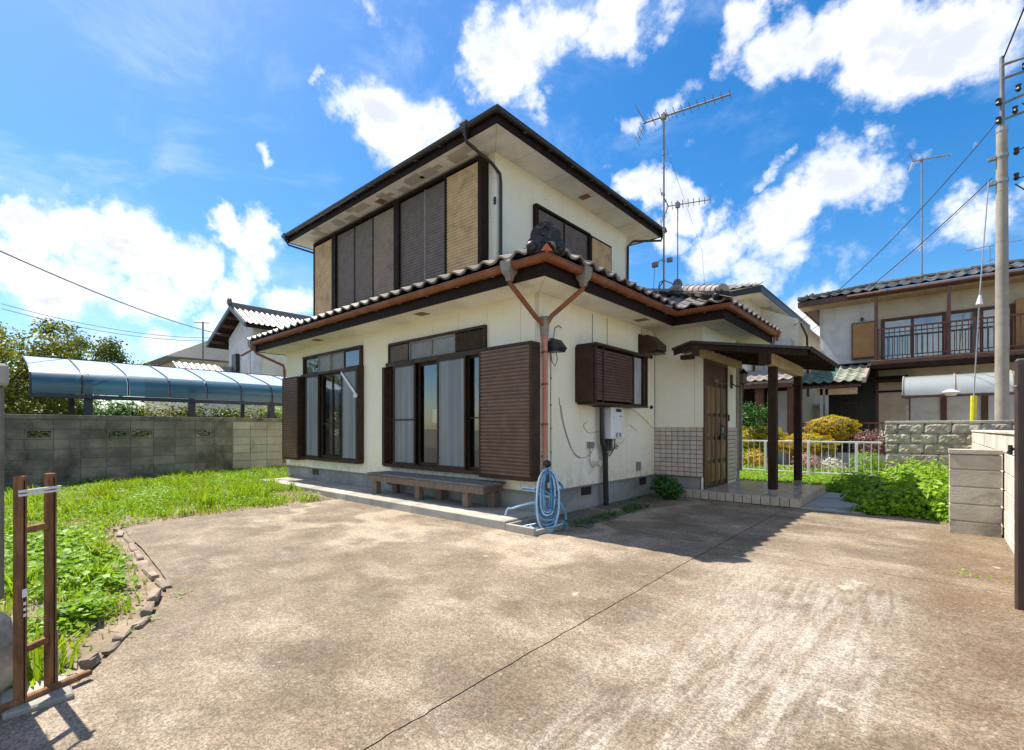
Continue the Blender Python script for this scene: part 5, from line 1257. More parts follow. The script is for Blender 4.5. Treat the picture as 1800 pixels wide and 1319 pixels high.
# ================================================================ CARPORT BEHIND THE LEFT WALL
t = root('carport', (-11.5, -.5, 0), 'blue polycarbonate carport roof standing behind the block wall', 'carport')
prof = [(-10.60, 1.98), (-10.58, 2.12), (-10.60, 2.27), (-10.68, 2.40), (-10.84, 2.49), (-11.2, 2.60), (-11.9, 2.78), (-12.7, 2.97)]
y = -3.82; n = 8; bw = .82
for i in range(n):
    a, b = y + i * bw + .02, y + (i + 1) * bw - .02; mb = MB()
    vs = []
    for (px_, pz_) in prof: vs += [(px_, a, pz_), (px_, b, pz_)]
    vs2 = [(p[0] - .004, p[1], p[2] - .006) for p in vs]; m = len(prof)
    mb.add(vs[:10], [(2 * k, 2 * k + 1, 2 * k + 3, 2 * k + 2) for k in range(4)]); mb.smooth = True
    part('roof_sheet', mb, 'polyg', t)
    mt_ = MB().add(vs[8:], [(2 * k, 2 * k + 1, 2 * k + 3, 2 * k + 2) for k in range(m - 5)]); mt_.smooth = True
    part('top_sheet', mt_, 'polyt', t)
    part('roof_rib', MB().sweep([(0, 0), (1, 0)], [(0, 0), (0, 1), (1, 1)]) if False else MB().tube([(p[0] + .004, y + i * bw, p[1] + .006) for p in prof], .018, 6), 'navy', t)
part('roof_rib', MB().tube([(p[0] + .004, y + n * bw, p[1] + .006) for p in prof], .018, 6), 'navy', t)
part('front_gutter', MB().box(-10.64, y - .02, 1.88, -10.54, y + n * bw + .02, 1.97, .01), 'navy', t)
part('back_beam', MB().box(-12.74, y, 2.90, -12.66, y + n * bw, 2.98), 'navy', t)
for py in (-2.88, -.86, 1.12):
    part('post', MB().box(-10.80, py - .07, 0, -10.64, py + .07, 1.9, .006), 'navy', t)
    part('rafter_arm', MB().tube([(-10.70, py, 1.9), (-10.66, py, 2.20), (-10.78, py, 2.40), (-11.2, py, 2.54), (-12.7, py, 2.90)], [.07, .07, .06, .05, .035], 8), 'navy', t)
part('back_post', MB().box(-12.72, -3.0, 0, -12.66, -2.9, 2.9), 'navy', t); part('back_post', MB().box(-12.72, 1.0, 0, -12.66, 1.1, 2.9), 'navy', t)

# ================================================================ NEIGHBOURING HOUSES
def gable_tiles(o, uphill, slope, ncol, nrow, w, ex, inside, mat, parent, limit=290, stuff=False, amp=.04):
    tl = tile_field(o, uphill, slope, ncol, nrow, inside, w, ex); me = tile_mesh(mat, 'roof_tile', w, ex * 1.15, amp, 6)
    if stuff:
        mb = MB(); vs = [Vector(v.co) for v in me.vertices]; fs = [tuple(q.vertices) for q in me.polygons]
        for p, r in tl: mb.add([r @ v + p for v in vs], fs)
        mb.smooth = True; part('roof_tiles', mb, mat, parent, None, 'stuff')
    else: place_tiles(tl, me, parent, 'roof_tile', limit)
# --- brown and white house to the right
D_ = root('neighbour_house', (6, 19, 0), 'white and brown two storey neighbour house with balcony on the right', 'house')
Y = 15.1
part('upper_wall', MB().box(.78, Y, 3.42, 2.28, Y + .1, 5.48).box(.68, Y + .05, 3.42, .78, 21, 5.48), 'wall_w', D_, 'white rendered end bay of the upper floor')
part('upper_wall', MB().box(2.28, Y + .02, 4.78, 13, Y + .12, 5.48).box(2.28, Y + .02, 3.42, 2.40, Y + .12, 4.78).box(2.28, Y + .9, 3.42, 13, Y + 1, 4.8), 'wall_c', D_)
part('lower_wall', MB().box(2.3, Y - .02, 2.45, 13, Y + .1, 3.18).box(2.3, Y, 0, 3.05, Y + .1, 2.45).box(.78, Y + .6, 0, 2.3, Y + .7, 3.42), 'wall_c', D_)
part('lower_wall', MB().box(3.05, Y + .1, 0, 13, Y + .15, 2.45), 'curtw', D_)
RFz = 5.62
rf = MB(); e0 = .18; e1 = 14; ye = Y - .72; ry = Y + 1.0; slp = .30
rf.poly((e0, ye, RFz), (e1, ye, RFz), (e1, ry + .3, RFz + (ry + .3 - ye) * slp), (e0 + (ry + .3 - ye), ry + .3, RFz + (ry + .3 - ye) * slp))
rf.poly((e0, ye, RFz), (e0 + (ry + .3 - ye), ry + .3, RFz + (ry + .3 - ye) * slp), (e0 + (ry + .3 - ye), 20, RFz + (ry + .3 - ye) * slp), (e0, 21.5, RFz))
rf.box(e0 + .03, ye + .03, 5.46, e1, 21.4, 5.5)
RF = part('roof', rf, 'redbr', D_)
gable_tiles((e0 - .02, ye - .05, RFz + .02), (0, 1), slp, 46, 6, .30, .33, lambda x, y: x > e0 + (y - ye) - .2, 'tilen', RF, 290, amp=.055)
for i in range(14):
    a = i / 14; p = Vector((e0 + 2.0 * a, ye + 2.0 * a, RFz + .08 + 2 * a * slp)); q = Vector((e0 + 2.0 * (a + .08), ye + 2.0 * (a + .08), RFz + .07 + 2 * (a + .08) * slp))
    part('hip_tile', MB().tube([tuple(p), tuple(q)], [.085, .07], 8), 'tilen', RF, smooth=True)
for i in range(30):
    x = e0 + 2.0 + i * .4; part('ridge_tile', MB().tube([(x, ry + .3, RFz + .62 + .06), (x + .39, ry + .3, RFz + .62 + .05)], [.09, .075], 8), 'tilen', RF, smooth=True)
for k in range(3): part('hip_end_tile', MB().ball((e0 + .05 + .14 * k, ye + .05 + .14 * k, RFz + .10 + .07 * k), .085, 8, 6), 'tilen', RF)
part('eave_board', MB().box(e0 - .03, ye - .02, 5.42, e1, ye + .02, 5.60), 'redbr', D_); part('eave_board', MB().box(e0 - .03, ye + .02, 5.42, e0 + .0, 21.5, 5.60), 'beam', D_)
part('eave_gutter', MB().tube([(e0 + 1.4, ye - .08, 5.52), (e1, ye - .08, 5.52)], .06, 8), 'redbr', D_)
part('eave_soffit', MB().box(e0, ye + .03, 5.40, e1, Y - .01, 5.42), 'beam', D_)
for x in (2.33, 4.03, 6.0): part('timber_post', MB().box(x - .045, Y - .86, 3.30, x + .045, Y - .77, 5.40), 'redbr', D_)
part('shutter_box', MB().box(1.62, Y - .16, 3.55, 2.27, Y - .004, 4.76), 'redbr', D_); part('shutter_face', MB().box(1.66, Y - .168, 3.60, 2.23, Y - .1605, 4.72), 'ochre', D_)
part('shutter_box', MB().box(5.45, Y - .16, 3.55, 6.9, Y + .0, 4.9), 'ochre', D_)
bw_ = part('window_band', MB().box(2.40, Y - .03, 4.72, 5.44, Y + .03, 4.80).box(2.40, Y - .03, 3.42, 5.44, Y + .03, 3.48).box(2.40, Y - .03, 3.48, 2.46, Y + .03, 4.72).box(5.38, Y - .03, 3.48, 5.44, Y + .03, 4.72), 'redbr', D_)
xs = [2.46, 3.19, 3.93, 4.03, 4.76, 5.38]
for a, b in zip(xs, xs[1:]):
    if b - a < .2: part('window_post', MB().box(a, Y - .04, 3.48, b, Y + .03, 4.72), 'redbr', bw_); continue
    part('pane', MB().box(a + .04, Y + .01, 3.50, b - .04, Y + .014, 4.70), 'glass', bw_)
    part('window_sash', MB().box(a, Y - .01, 3.48, a + .04, Y + .03, 4.72).box(b - .04, Y - .01, 3.48, b, Y + .03, 4.72).box(a + .04, Y - .008, 4.32, b - .04, Y + .02, 4.35), 'redbr', bw_)
    part('curtain', pleat(a + .03, b - .03, 3.5, 4.5, Y + .10, .02, .12), 'curtw', bw_)
part('balcony_floor', MB().box(2.2, Y - .95, 3.22, 13, Y - .02, 3.36, .01), 'redbr', D_)
part('balcony_skirt', MB().box(2.1, Y - 1.02, 3.10, 13, Y - .3, 3.215).box(.82, Y - .3, 3.34, 2.28, Y - .0, 3.40), 'dark', D_)
BR = part('balcony_railing', MB().box(2.33, Y - .88, 4.31, 13, Y - .84, 4.36).box(2.33, Y - .88, 3.47, 13, Y - .84, 3.50), 'redbr', D_)
me = unit_box('baluster', .022, .022, .81, 'redbr', 0)
for i in range(44): inst('baluster', me, BR, (2.40 + i * .128, Y - .86, 3.90))
part('rail_post', MB().box(4.55, Y - .89, 3.36, 4.60, Y - .83, 4.42).box(2.31, Y - .89, 3.36, 2.36, Y - .83, 4.40), 'redbr', BR)
part('pent_roof', MB().box(2.2, Y - .55, 2.72, 3.3, Y - .02, 2.78).box(2.3, Y - .4, 2.84, 3.1, Y - .02, 2.90), 'dark', D_)
part('fascia_strip', MB().box(2.2, Y - .05, 2.40, 13, Y + .0, 2.46), 'dark', D_)
part('dark_opening', MB().box(.78, Y + .4, 0, 2.28, Y + .59, 3.3), 'black_m', D_)
part('corner_column', MB().box(2.26, Y - .06, 0, 2.34, Y + .02, 3.1), 'redbr', D_)
part('opening_frame', MB().box(1.25, Y + .36, 2.08, 2.2, Y + .39, 2.12).box(1.68, Y + .36, 0, 1.73, Y + .39, 2.08).box(1.25, Y + .36, 0, 1.29, Y + .39, 2.08), 'redbr', D_)
for (a, b) in ((3.05, 3.14), (3.85, 4.0), (4.75, 4.9), (5.6, 5.75)): part('wall_post', MB().box(a, Y - .02, 0, b, Y + .1, 2.40), 'redbr', D_)
for (a, b, m) in ((3.14, 3.85, 'wall_w'), (4.0, 4.75, 'wall_w'), (4.9, 5.6, 'curtw')):
    part('lower_panel', MB().box(a, Y + .03, 0, b, Y + .05, 2.40), m, D_)
part('gable_lamp', MB().ball((1.9, Y - .1, 4.88), .05, 8, 6).box(1.87, Y - .08, 4.83, 1.93, Y - .0, 4.86), 'redbr', D_)
# little green tiled porch roof
e = part('porch_roof', MB().prism([(.35, 13.1, 2.62), (2.05, 13.1, 2.62), (2.05, 15.0, 3.30), (.75, 15.0, 3.30)], (0, 0, -.05)), 'dark', D_)
gable_tiles((.30, 13.05, 2.66), (0, 1), .36, 7, 6, .26, .33, lambda x, y: .35 + (y - 13.1) * .2 - .15 < x < 1.3, 'tileg', e, amp=.06)
gable_tiles((.30, 13.05, 2.66), (0, 1), .36, 7, 6, .26, .33, lambda x, y: x > 1.3, 'tileg2', e, amp=.06)
part('porch_barge', MB().prism([(2.08, 13.0, 2.60), (2.08, 15.0, 3.32), (2.08, 15.0, 3.45), (2.08, 13.0, 2.76)], (.10, 0, 0)), 'tilec', e)
part('porch_board', MB().box(.36, 13.12, 2.50, 2.05, 13.18, 2.58), 'redbr', e); part('porch_board', MB().box(.9, 13.2, 2.28, 1.95, 13.26, 2.48), 'beam', e)
for x in (.98, 1.12): part('porch_leg', MB().box(x, 13.2, 0, x + .08, 13.3, 2.5), 'wall_g', D_)
# arched awning
t = root('arched_awning', (4, 13.6, 2.2), 'pale arched polycarbonate awning below the neighbour balcony', 'awning')
ax0 = 3.02
for i in range(4):
    a, b = ax0 + i * 1.12 + .02, ax0 + (i + 1) * 1.12 - .02; vs = []
    for k in range(9):
        q = math.pi / 2 * k / 8; vs += [(a, 13.3 + .9 * (1 - math.sin(q)) - 0 if False else 13.3 + .75 * (1 - math.cos(q)), 2.18 + .60 * math.sin(q)), (b, 13.3 + .75 * (1 - math.cos(q)), 2.18 + .60 * math.sin(q))]
    mb = MB().add(vs, [(2 * k, 2 * k + 1, 2 * k + 3, 2 * k + 2) for k in range(8)]); mb.smooth = True; part('awning_sheet', mb, 'polyw', t)
for i in range(5):
    part('awning_rib', MB().tube([(ax0 + i * 1.12, 13.3 + .75 * (1 - math.cos(math.pi / 2 * k / 8)), 2.19 + .60 * math.sin(math.pi / 2 * k / 8)) for k in range(9)], .022, 6), 'grey', t)
part('awning_bar', MB().box(ax0 - .03, 13.24, 2.10, ax0 + 4.5, 13.30, 2.17), 'redbr', t)
part('awning_post', MB().box(ax0 + .06, 13.3, 0, ax0 + .14, 13.38, 2.1), 'grey', t)
part('white_lamp', MB().tube([(4.05, 13.18, 2.12), (4.05, 13.18, 2.22), (4.05, 13.18, 2.30)], [.10, .20, .05], 10), 'white_m', t)
# neighbour's brown railing
t = root('brown_railing', (1.2, 12.6, .9), 'dark brown low railing in front of the neighbour entrance', 'railing')
part('top_rail', MB().box(-3.6, 12.58, 1.36, 3.1, 12.63, 1.40), 'redbr', t); part('bottom_rail', MB().box(-3.6, 12.59, .5, 3.1, 12.62, .53), 'redbr', t)
me = unit_box('baluster', .025, .025, .86, 'redbr', 0)
for i in range(41): inst('baluster', me, t, (-3.5 + i * .165, 12.605, .93))
part('railing_base', MB().box(-3.6, 12.55, 0, 3.1, 12.68, .5), 'wall_g', t)

# --- ivory house behind, right of the main roof
t = root('ivory_house', (-4, 16, 0), 'ivory house with grey tiled roof rising behind the entrance wing', 'house')
bx, by = -1.02, 12.62
part('wall', MB().box(-9, by, 0, bx, 19.6, 5.6), 'wall_cr', t)
part('wall', MB().box(bx, 14.2, 0, bx + 1.2, 19.6, 5.0).prism([(bx, 14.2, 5.0), (bx + 1.2, 14.2, 5.0), (bx, 14.2, 5.58)], (0, 5.4, 0)), 'wall_cr', t)
part('soffit', MB().box(-9, by - .55, 5.6, bx + .55, 20.2, 5.64), 'soffit', t)
part('fascia', MB().sweep([(-9, by - .55), (bx + .55, by - .55), (bx + .55, 20.2)], [(0, 5.59), (.03, 5.59), (.03, 5.78), (0, 5.78)]), 'gutd', t)
rz = 5.80; r_ = MB(); r_.poly((-9, by - .62, rz), (bx + .62, by - .62, rz), (bx - 1.6, by + 1.6, rz + .8), (-9, by + 1.6, rz + .8)); r_.poly((bx + .62, by - .62, rz), (bx + .62, 20.3, rz), (bx - 1.6, 18, rz + .8), (bx - 1.6, by + 1.6, rz + .8))
rr = part('roof', r_, 'tilen', t)
gable_tiles((bx + .62 - 3.0, by - .66, rz + .02), (0, 1), .36, 10, 6, .30, .33, lambda x, y: x < bx + .62 - (y - by + .62) + .1, 'tilec', rr, amp=.05)
part('window', MB().box(bx - .02, 12.9, 3.9, bx + .12, 14.0, 4.95), 'redbr', t)
for (y, z) in ((14.4, 5.595), (15.4, 5.595)): part('soffit_hole', MB().tube([(bx + .3, y, z), (bx + .3, y, z + .01)], .05, 10), 'black_m', t)
part('side_pipe', MB().tube([(bx + 1.22, 14.6, 4.9), (bx + 1.24, 15.6, 4.6), (bx + 1.24, 15.8, 2.4)], .035, 6), 'gutd', t)
part('lower_roof', MB().prism([(-2.6, 11.6, 2.62), (.5, 11.6, 2.62), (.5, 12.9, 3.1), (-2.6, 12.9, 3.1)], (0, 0, .06)), 'tilec', t)
gable_tiles((-2.6, 11.52, 2.70), (0, 1), .36, 12, 4, .26, .33, lambda x, y: True, 'tilec', t, stuff=True, amp=.05)
part('lower_eave', MB().box(-2.6, 11.6, 2.48, .5, 11.7, 2.60), 'redbr', t)
for x in (-1.15, -.55, .35): part('entry_post', MB().box(x, 11.75, 0, x + .22, 11.95, 2.5), 'redbr', t)
part('entry_wall', MB().box(-2.6, 12.3, 0, .5, 12.4, 2.6), 'dark', t); part('entry_panel', MB().box(-.3, 12.2, 0, .3, 12.28, 2.4), 'wall_g', t)
t = root('grey_building', (-.4, 18, 0), 'plain pale grey rendered building between the two houses', 'building')
part('wall', MB().box(-1.9, 20.5, 0, 1.4, 24, 4.6), 'wall_g', t)
part('wall_seam', MB().box(-.9, 20.48, 0, -.86, 20.498, 4.6).box(.55, 20.48, 0, .58, 20.498, 3.9), 'grey', t)
part('parapet', MB().box(-1.95, 20.4, 4.6, 1.45, 24.1, 4.72), 'wall_w', t)
part('low_annex', MB().box(-.2, 17.2, 0, 1.3, 18.8, 2.1), 'wall_cr', t); part('annex_roof', MB().box(-.3, 17.0, 2.1, 1.4, 19, 2.2), 'wall_w', t)
t = root('grey_side_building', (-1, 13.5, 0), 'pale grey wall with blue downpipe seen behind the porch posts', 'building')
part('wall', MB().box(-.9, 13.15, 0, .15, 13.9, 4.2), 'wall_g', t)
part('downpipe', MB().tube([(-.55, 13.10, 0), (-.55, 13.10, 4.2)], .035, 8), 'hosel', t)
part('wall_band', MB().box(-.92, 13.12, 2.66, .17, 13.15, 2.72), 'wall_w', t)

# --- white gabled house on the left
t = root('gabled_house', (-24, 8, 0), 'white gabled house with tiled roof behind the carport', 'house')
gy = 4.9; rx_, rz_ = -23.4, 7.45
part('wall', MB().prism([(-25.6, gy, 0), (-22.2, gy, 0), (-22.2, gy, 6.35), (-23.4, gy, 7.2), (-25.6, gy, 6.2)], (0, 8, 0)), 'wall_w', t)
part('side_wall', MB().box(-22.2, gy + .4, 0, -22.1, 20, 6.2), 'wall_cr', t)
part('roof_slope', MB().prism([(-27.0, gy - .6, 5.95), (rx_, gy - .6, rz_), (rx_, gy - .6, rz_ - .16), (-27.0, gy - .6, 5.80)], (0, 10, 0)), 'dark', t)
part('roof_slope', MB().prism([(rx_, gy - .6, rz_), (-21.5, gy - .6, 6.35), (-21.5, gy - .6, 6.2), (rx_, gy - .6, rz_ - .16)], (0, 10, 0)), 'dark', t)
gable_tiles((-21.46, gy - .6, 6.40), (-1, 0), .58, 38, 7, .27, .33, lambda x, y: x > rx_, 'tilec', t, stuff=True, amp=.06)
part('ridge', MB().box(rx_ - .14, gy - .65, rz_ + .0, rx_ + .14, gy + 9.4, rz_ + .26, .03), 'tilen', t); part('ridge_end', MB().ball((rx_, gy - .7, rz_ + .28), .22, 10, 8, (1, .5, 1)), 'tilen', t)
part('barge_board', MB().prism([(-27.05, gy - .7, 5.80), (rx_, gy - .7, rz_ - .12), (rx_, gy - .7, rz_ + .10), (-27.05, gy - .7, 6.02)], (0, .1, 0)), 'tilen', t); part('barge_board', MB().prism([(rx_, gy - .7, rz_ - .12), (-21.45, gy - .7, 6.2), (-21.45, gy - .7, 6.42), (rx_, gy - .7, rz_ + .1)], (0, .1, 0)), 'tilen', t)
for i in range(4): part('purlin', MB().box(-26.4 + i * .8, gy - .6, 5.98 + i * .33, -26.25 + i * .8, gy, 6.12 + i * .33), 'redbr', t)
part('window', MB().box(-22.8, gy - .03, 3.9, -22.55, gy - .002, 5.2), 'frost', t)
part('window', MB().box(-24.6, gy - .2, 3.8, -24.0, gy - .002, 5.2), 'black_m', t)
part('low_gable_roof', MB().prism([(-27.4, gy - 2.6, 3.5), (-25.3, gy - 2.6, 4.55), (-23.0, gy - 2.6, 3.35)], (0, 2.5, 0)), 'tilen', t)
gable_tiles((-22.9, gy - 2.7, 3.42), (-1, 0), .50, 10, 8, .27, .33, lambda x, y: x > -25.3, 'tilec', t, stuff=True, amp=.06)
part('low_wall', MB().box(-26.9, gy - 2.4, 0, -23.4, gy, 3.5), 'wall_w', t)
t = root('low_grey_house', (-34, 5, 0), 'low house with flat grey tiled roof left of the white gable', 'house')
part('wall', MB().box(-40, 4, 0, -31, 12, 5.6), 'wall_cr', t); part('roof', MB().prism([(-41, 3, 5.5), (-30, 3, 5.5), (-32, 6.5, 7.4), (-38, 6.5, 7.4)], (0, 8, .1)), 'tilen', t)
# ground of trees and a few more roofs to close the horizon
for i, (x, y, w, d, h, m, lab) in enumerate(((-52, 14, 9, 9, 5.4, 'wall_cr', 'distant cream house beyond the carport'), (20, 40, 12, 9, 5.5, 'wall_w', 'distant white house beyond the brown railing'))):
    t = root('distant_house', (x, y, 0), lab, 'house')
    part('wall', MB().box(x - w / 2, y - d / 2, 0, x + w / 2, y + d / 2, h), m, t)
    z = h; part('roof', MB().add([(x - w / 2 - .6, y - d / 2 - .6, z), (x + w / 2 + .6, y - d / 2 - .6, z), (x + w / 2 + .6, y + d / 2 + .6, z), (x - w / 2 - .6, y + d / 2 + .6, z), (x - w / 5, y, z + 1.8), (x + w / 5, y, z + 1.8)], [(0, 1, 5, 4), (1, 2, 5), (2, 3, 4, 5), (3, 0, 4), (3, 2, 1, 0)]), 'tilen', t)

# ================================================================ ANTENNAS, POLE, WIRES
def yagi(name, base, top, lab, L1, ang, tilt, r=.018, n=12, side=True, mast_r=.017, tripod=True, up=.0):
    t = root(name, base, lab, 'antenna'); bx_, by_ = base[0], base[1]
    part('mast', MB().tube([base, (bx_, by_, top)], mast_r, 8), 'antenna', t)
    d = Vector((math.cos(ang), math.sin(ang), tilt)).normalized(); p0 = Vector((bx_, by_, top - .08)) - d * L1 * .25; p1 = p0 + d * L1
    part('boom', MB().tube([tuple(p0), tuple(p1)], r, 6), 'antenna', t)
    s = Vector((-math.sin(ang), math.cos(ang), 0)); e = MB()
    for k in range(n):
        p = p0 + d * (L1 * (.12 + .87 * k / (n - 1))); h = .20 * (1 - .25 * k / n); sl = Vector((0, 0, 1)) * (.0) + s
        part('element', MB().tube([tuple(p - sl * h), tuple(p + sl * h)], .007, 4), 'antenna', t)
    # reflector: two short bars with rods
    q = Vector((0, 0, 1)); b = MB()
    for sg in (-1, 1):
        a0 = p0 + d * .03; a1 = p0 - d * .12 + q * sg * .32; b.tube([tuple(a0), tuple(a1)], .010, 5)
        for k in range(4): c = a0 + (a1 - a0) * ((k + 1) / 4); b.tube([tuple(c - s * .17), tuple(c + s * .17)], .005, 4)
    part('reflector', b, 'antenna', t)
    part('mast_clamp', MB().box(bx_ - .04, by_ - .04, top - .14, bx_ + .04, by_ + .04, top - .03, .005), 'antenna', t)
    if tripod:
        for k in range(3):
            a = k * 2.1 + .4; part('roof_leg', MB().tube([(bx_, by_, base[2] + .42), (bx_ + .16 * math.cos(a), by_ + .16 * math.sin(a), base[2] + .34), (bx_ + .26 * math.cos(a), by_ + .26 * math.sin(a), base[2] - .02)], .012, 6), 'antenna', t)
    return t
ry_ = R(41.3)
ta = yagi('tv_antenna', (-.3, 4.37, 3.72), 7.45, 'tall television antenna mast rising behind the upper roof corner', 1.62, R(10), .0, n=11, mast_r=.019)
for z in (6.6, 6.35, 5.8, 5.1, 4.5): part('mast_joint', MB().tube([(-.3, 4.37, z), (-.3, 4.37, z + .05)], .026, 8), 'antenna', ta)
part('signal_booster', MB().box(-.52, 4.30, 4.42, -.40, 4.36, 4.52, .01).tube([(-.46, 4.33, 4.5), (-.30, 4.37, 4.56)], .010, 5).box(-.24, 4.36, 4.48, -.14, 4.42, 4.56), 'antenna', ta)
part('guy_wire', MB().tube([(-.3, 4.37, 6.9), (.0, 5.6, 5.0), (.05, 5.8, 3.6)], .003, 4).tube([(-.46, 4.3, 4.42), (-.48, 4.3, 4.0), (-.36, 4.35, 3.8)], .005, 4), 'wire', ta)
yagi('tv_antenna', (-.32, 5.10, 3.8), 5.97, 'shorter television antenna just right of the tall mast', .85, R(20), .0, n=8, mast_r=.013, tripod=False, r=.011)
yagi('tv_antenna', (3.39, 17.0, 6.1), 10.55, 'slim antenna mast standing on the neighbour roof ridge', 1.5, R(48), .22, n=9, mast_r=.025)
tt = root('tv_antenna', (5.3, 21, 6.0), 'small bare antenna behind the neighbour roof', 'antenna')
part('mast', MB().tube([(5.3, 21, 5.5), (5.3, 21, 8.2)], .02, 6), 'antenna', tt); part('boom', MB().tube([(4.6, 20.6, 8.05), (6.2, 21.4, 8.3)], .014, 5), 'antenna', tt)
for k in range(5): part('element', MB().tube([(4.7 + k * .3, 20.9, 8.06 + k * .05), (4.9 + k * .3, 20.5, 8.06 + k * .05)], .008, 4), 'antenna', tt)
for k in range(3): part('element', MB().tube([(5.1, 21, 7.1 + k * .25), (5.5, 21, 7.15 + k * .25)], .010, 4), 'antenna', tt)

PX, PY = 4.82, 10.25
t = root('utility_pole', (PX, PY, 0), 'tall concrete utility pole with steel extension on the right', 'utility pole')
part('pole_shaft', MB().tube([(PX, PY, 0), (PX + .0, PY, 3), (PX, PY, 7.75)], [.120, .112, .092], 20), 'pole', t, smooth=True)
for z in (2.2, 2.9, 3.5, 4.1, 4.7, 5.3, 6.4, 7.1): part('pole_band', MB().tube([(PX, PY, z), (PX, PY, z + .025)], (.120 - z * .0036) + .004, 16), 'pole', t)
part('steel_extension', MB().tube([(PX, PY, 7.6), (PX, PY, 9.35)], [.046, .040], 12), 'polem', t, smooth=True)
part('pole_cap', MB().tube([(PX, PY, 7.70), (PX, PY, 7.82)], .10, 14), 'galv', t)
for z in (7.15, 6.6): part('clamp_ring', MB().tube([(PX, PY, z), (PX, PY, z + .07)], .108, 14).box(PX - .22, PY - .06, z - .02, PX - .09, PY + .04, z + .05), 'galv', t)
for k, (z, l) in enumerate(((9.15, .9), (8.85, .8), (8.3, .35), (7.95, .45))):
    part('cross_arm', MB().tube([(PX, PY - .03, z), (PX + l, PY + .25 * l, z + .12)], .026, 6), 'polem', t)
for (x, y, z) in ((PX + .55, PY, 9.42), (PX + .35, PY + .05, 9.0), (PX + .25, PY, 8.55), (PX + .2, PY, 8.1), (PX + .75, PY + .1, 9.3), (PX - .06, PY - .06, 8.35), (PX - .06, PY - .06, 7.95), (PX + .22, PY, 7.2), (PX + .22, PY, 6.65)):
    part('insulator', MB().tube([(x, y, z - .07), (x, y, z - .03), (x, y, z + .01), (x, y, z + .07)], [.03, .055, .035, .05], 8), 'black_m', t)
t = root('guy_guard', (4.35, 9.6, 0), 'yellow plastic guard around the pole guy wire', 'guy wire guard')
part('guard_tube', MB().tube([(4.32, 9.7, .3), (4.35, 9.7, 1.93)], .055, 10), 'yellow', t)
part('guy_wire', MB().tube([(4.35, 9.7, 1.9), (4.45, 9.75, 4.2), (4.60, 10.0, 6.6)], .012, 5), 'wireg', t)
part('wire_clip', MB().tube([(4.44, 9.74, 3.9), (4.45, 9.75, 4.1)], [.06, .02], 8), 'white_m', t)
def wire(lab, pts, r=.012, sag=.0, mat='wire', grp=None):
    Q = []
    a, b = Vector(pts[0]), Vector(pts[1])
    for k in range(25):
        u = k / 24; p = a.lerp(b, u); p.z -= sag * 4 * u * (1 - u); Q.append(tuple(p))
    solo('cable', MB().tube(Q, r, 5), mat, lab, 'cable', grp, loc=pts[0])
wire('cable from the pole top down to the ivory house', [(PX, PY, 8.05), (.1, 14.0, 4.75)], .011, .35)
wire('upper of the two cables leaving the pole clamp', [(PX - .15, PY, 6.75), (-2.0, 22, 5.3)], .012, .4)
wire('lower of the two cables leaving the pole clamp', [(PX - .15, PY, 6.70), (-2.6, 22, 4.9)], .009, .5, 'wireg')
wire('cable leaving the pole top towards the upper right', [(PX + .02, PY, 9.3), (6.2, 3.5, 11.5)], .016, .1)
wire('cable from the upper pole clamp off to the right', [(PX + .2, PY, 7.2), (9.5, 9.0, 9.2)], .011, .3)
wire('cable from the lower pole clamp off to the right', [(PX + .2, PY, 6.6), (9.5, 8.0, 7.6)], .011, .3)
wire('twisted cable dropping from the pole to the right edge', [(PX + .2, PY, 6.5), (8.5, 12.0, 4.6)], .014, .4)
wire('cable dropping right from the pole extension', [(PX + .3, PY, 8.2), (8.5, 11, 6.0)], .012, .3)
wire('thick grey green cable running down from the left edge to the gabled house', [(-9.3, -6.5, 5.4), (-25.0, 4.3, 6.3)], .022, .35, 'wireg')
wire('upper thin cable of the pair across the left sky', [(-61.6, -2.5, 12.9), (-67.9, 18.8, 13.6)], .035, 1.0, 'wireg')
wire('lower thin cable of the pair across the left sky', [(-61.6, -2.5, 12.45), (-67.9, 18.8, 13.2)], .035, 1.0, 'wireg')
t = root('tv_antenna', (-30, 6, 5), 'small mast rising behind the carport roof', 'antenna')
part('mast', MB().tube([(-30, 4.9, 5), (-30, 4.9, 7.8)], .05, 6), 'antenna', t); part('boom', MB().tube([(-30.6, 4.6, 7.8), (-29.6, 5.1, 7.7)], .035, 5), 'antenna', t)

# ================================================================ VEGETATION
rs = np.random.RandomState(5)
def scatter(n, x0, x1, y0, y1, ok, dens):
    out = []
    while len(out) < n:
        x = rnd.uniform(x0, x1); y = rnd.uniform(y0, y1)
        if ok(x, y) and rnd.random() < dens(x, y): out.append((x, y))
    return np.array(out)
import mathutils.noise as mn
def nz(x, y, s, o=0): return .5 + .5 * mn.noise(Vector((x * s + o, y * s - o, o)))
def lawn_ok(x, y):
    if x < -9.4: return False
    if x > -6.8 and y > -.80: return False
    e = dcurve(x, y)
    return in_lawn(x, y) and e > .11
def dens_lawn(x, y):
    e = dcurve(x, y); d = nz(x, y, 1.1, 3) * 1.3 + nz(x, y, 3.2, 8) * .9 - (.55 if y > -3.3 else .75)
    if x > -4.9 and y > -1.5: d -= .45
    if x < -8.3 and y < -2.0: d -= .35
    d *= min(1, max(0, e - .06 - .10 * nz(x, y, 2.3, 12)) / .20)
    return max(0, min(1, d * 1.6)) ** 1.3
def lawn_h(x, y): return .6 + 1.5 * nz(x, y, 1.3, 5) * (1.0 if y > -3.2 else .55)
def gz_l(x, y): return gz(x, y) - .01 + .05 * min(1, dcurve(x, y) / .8)
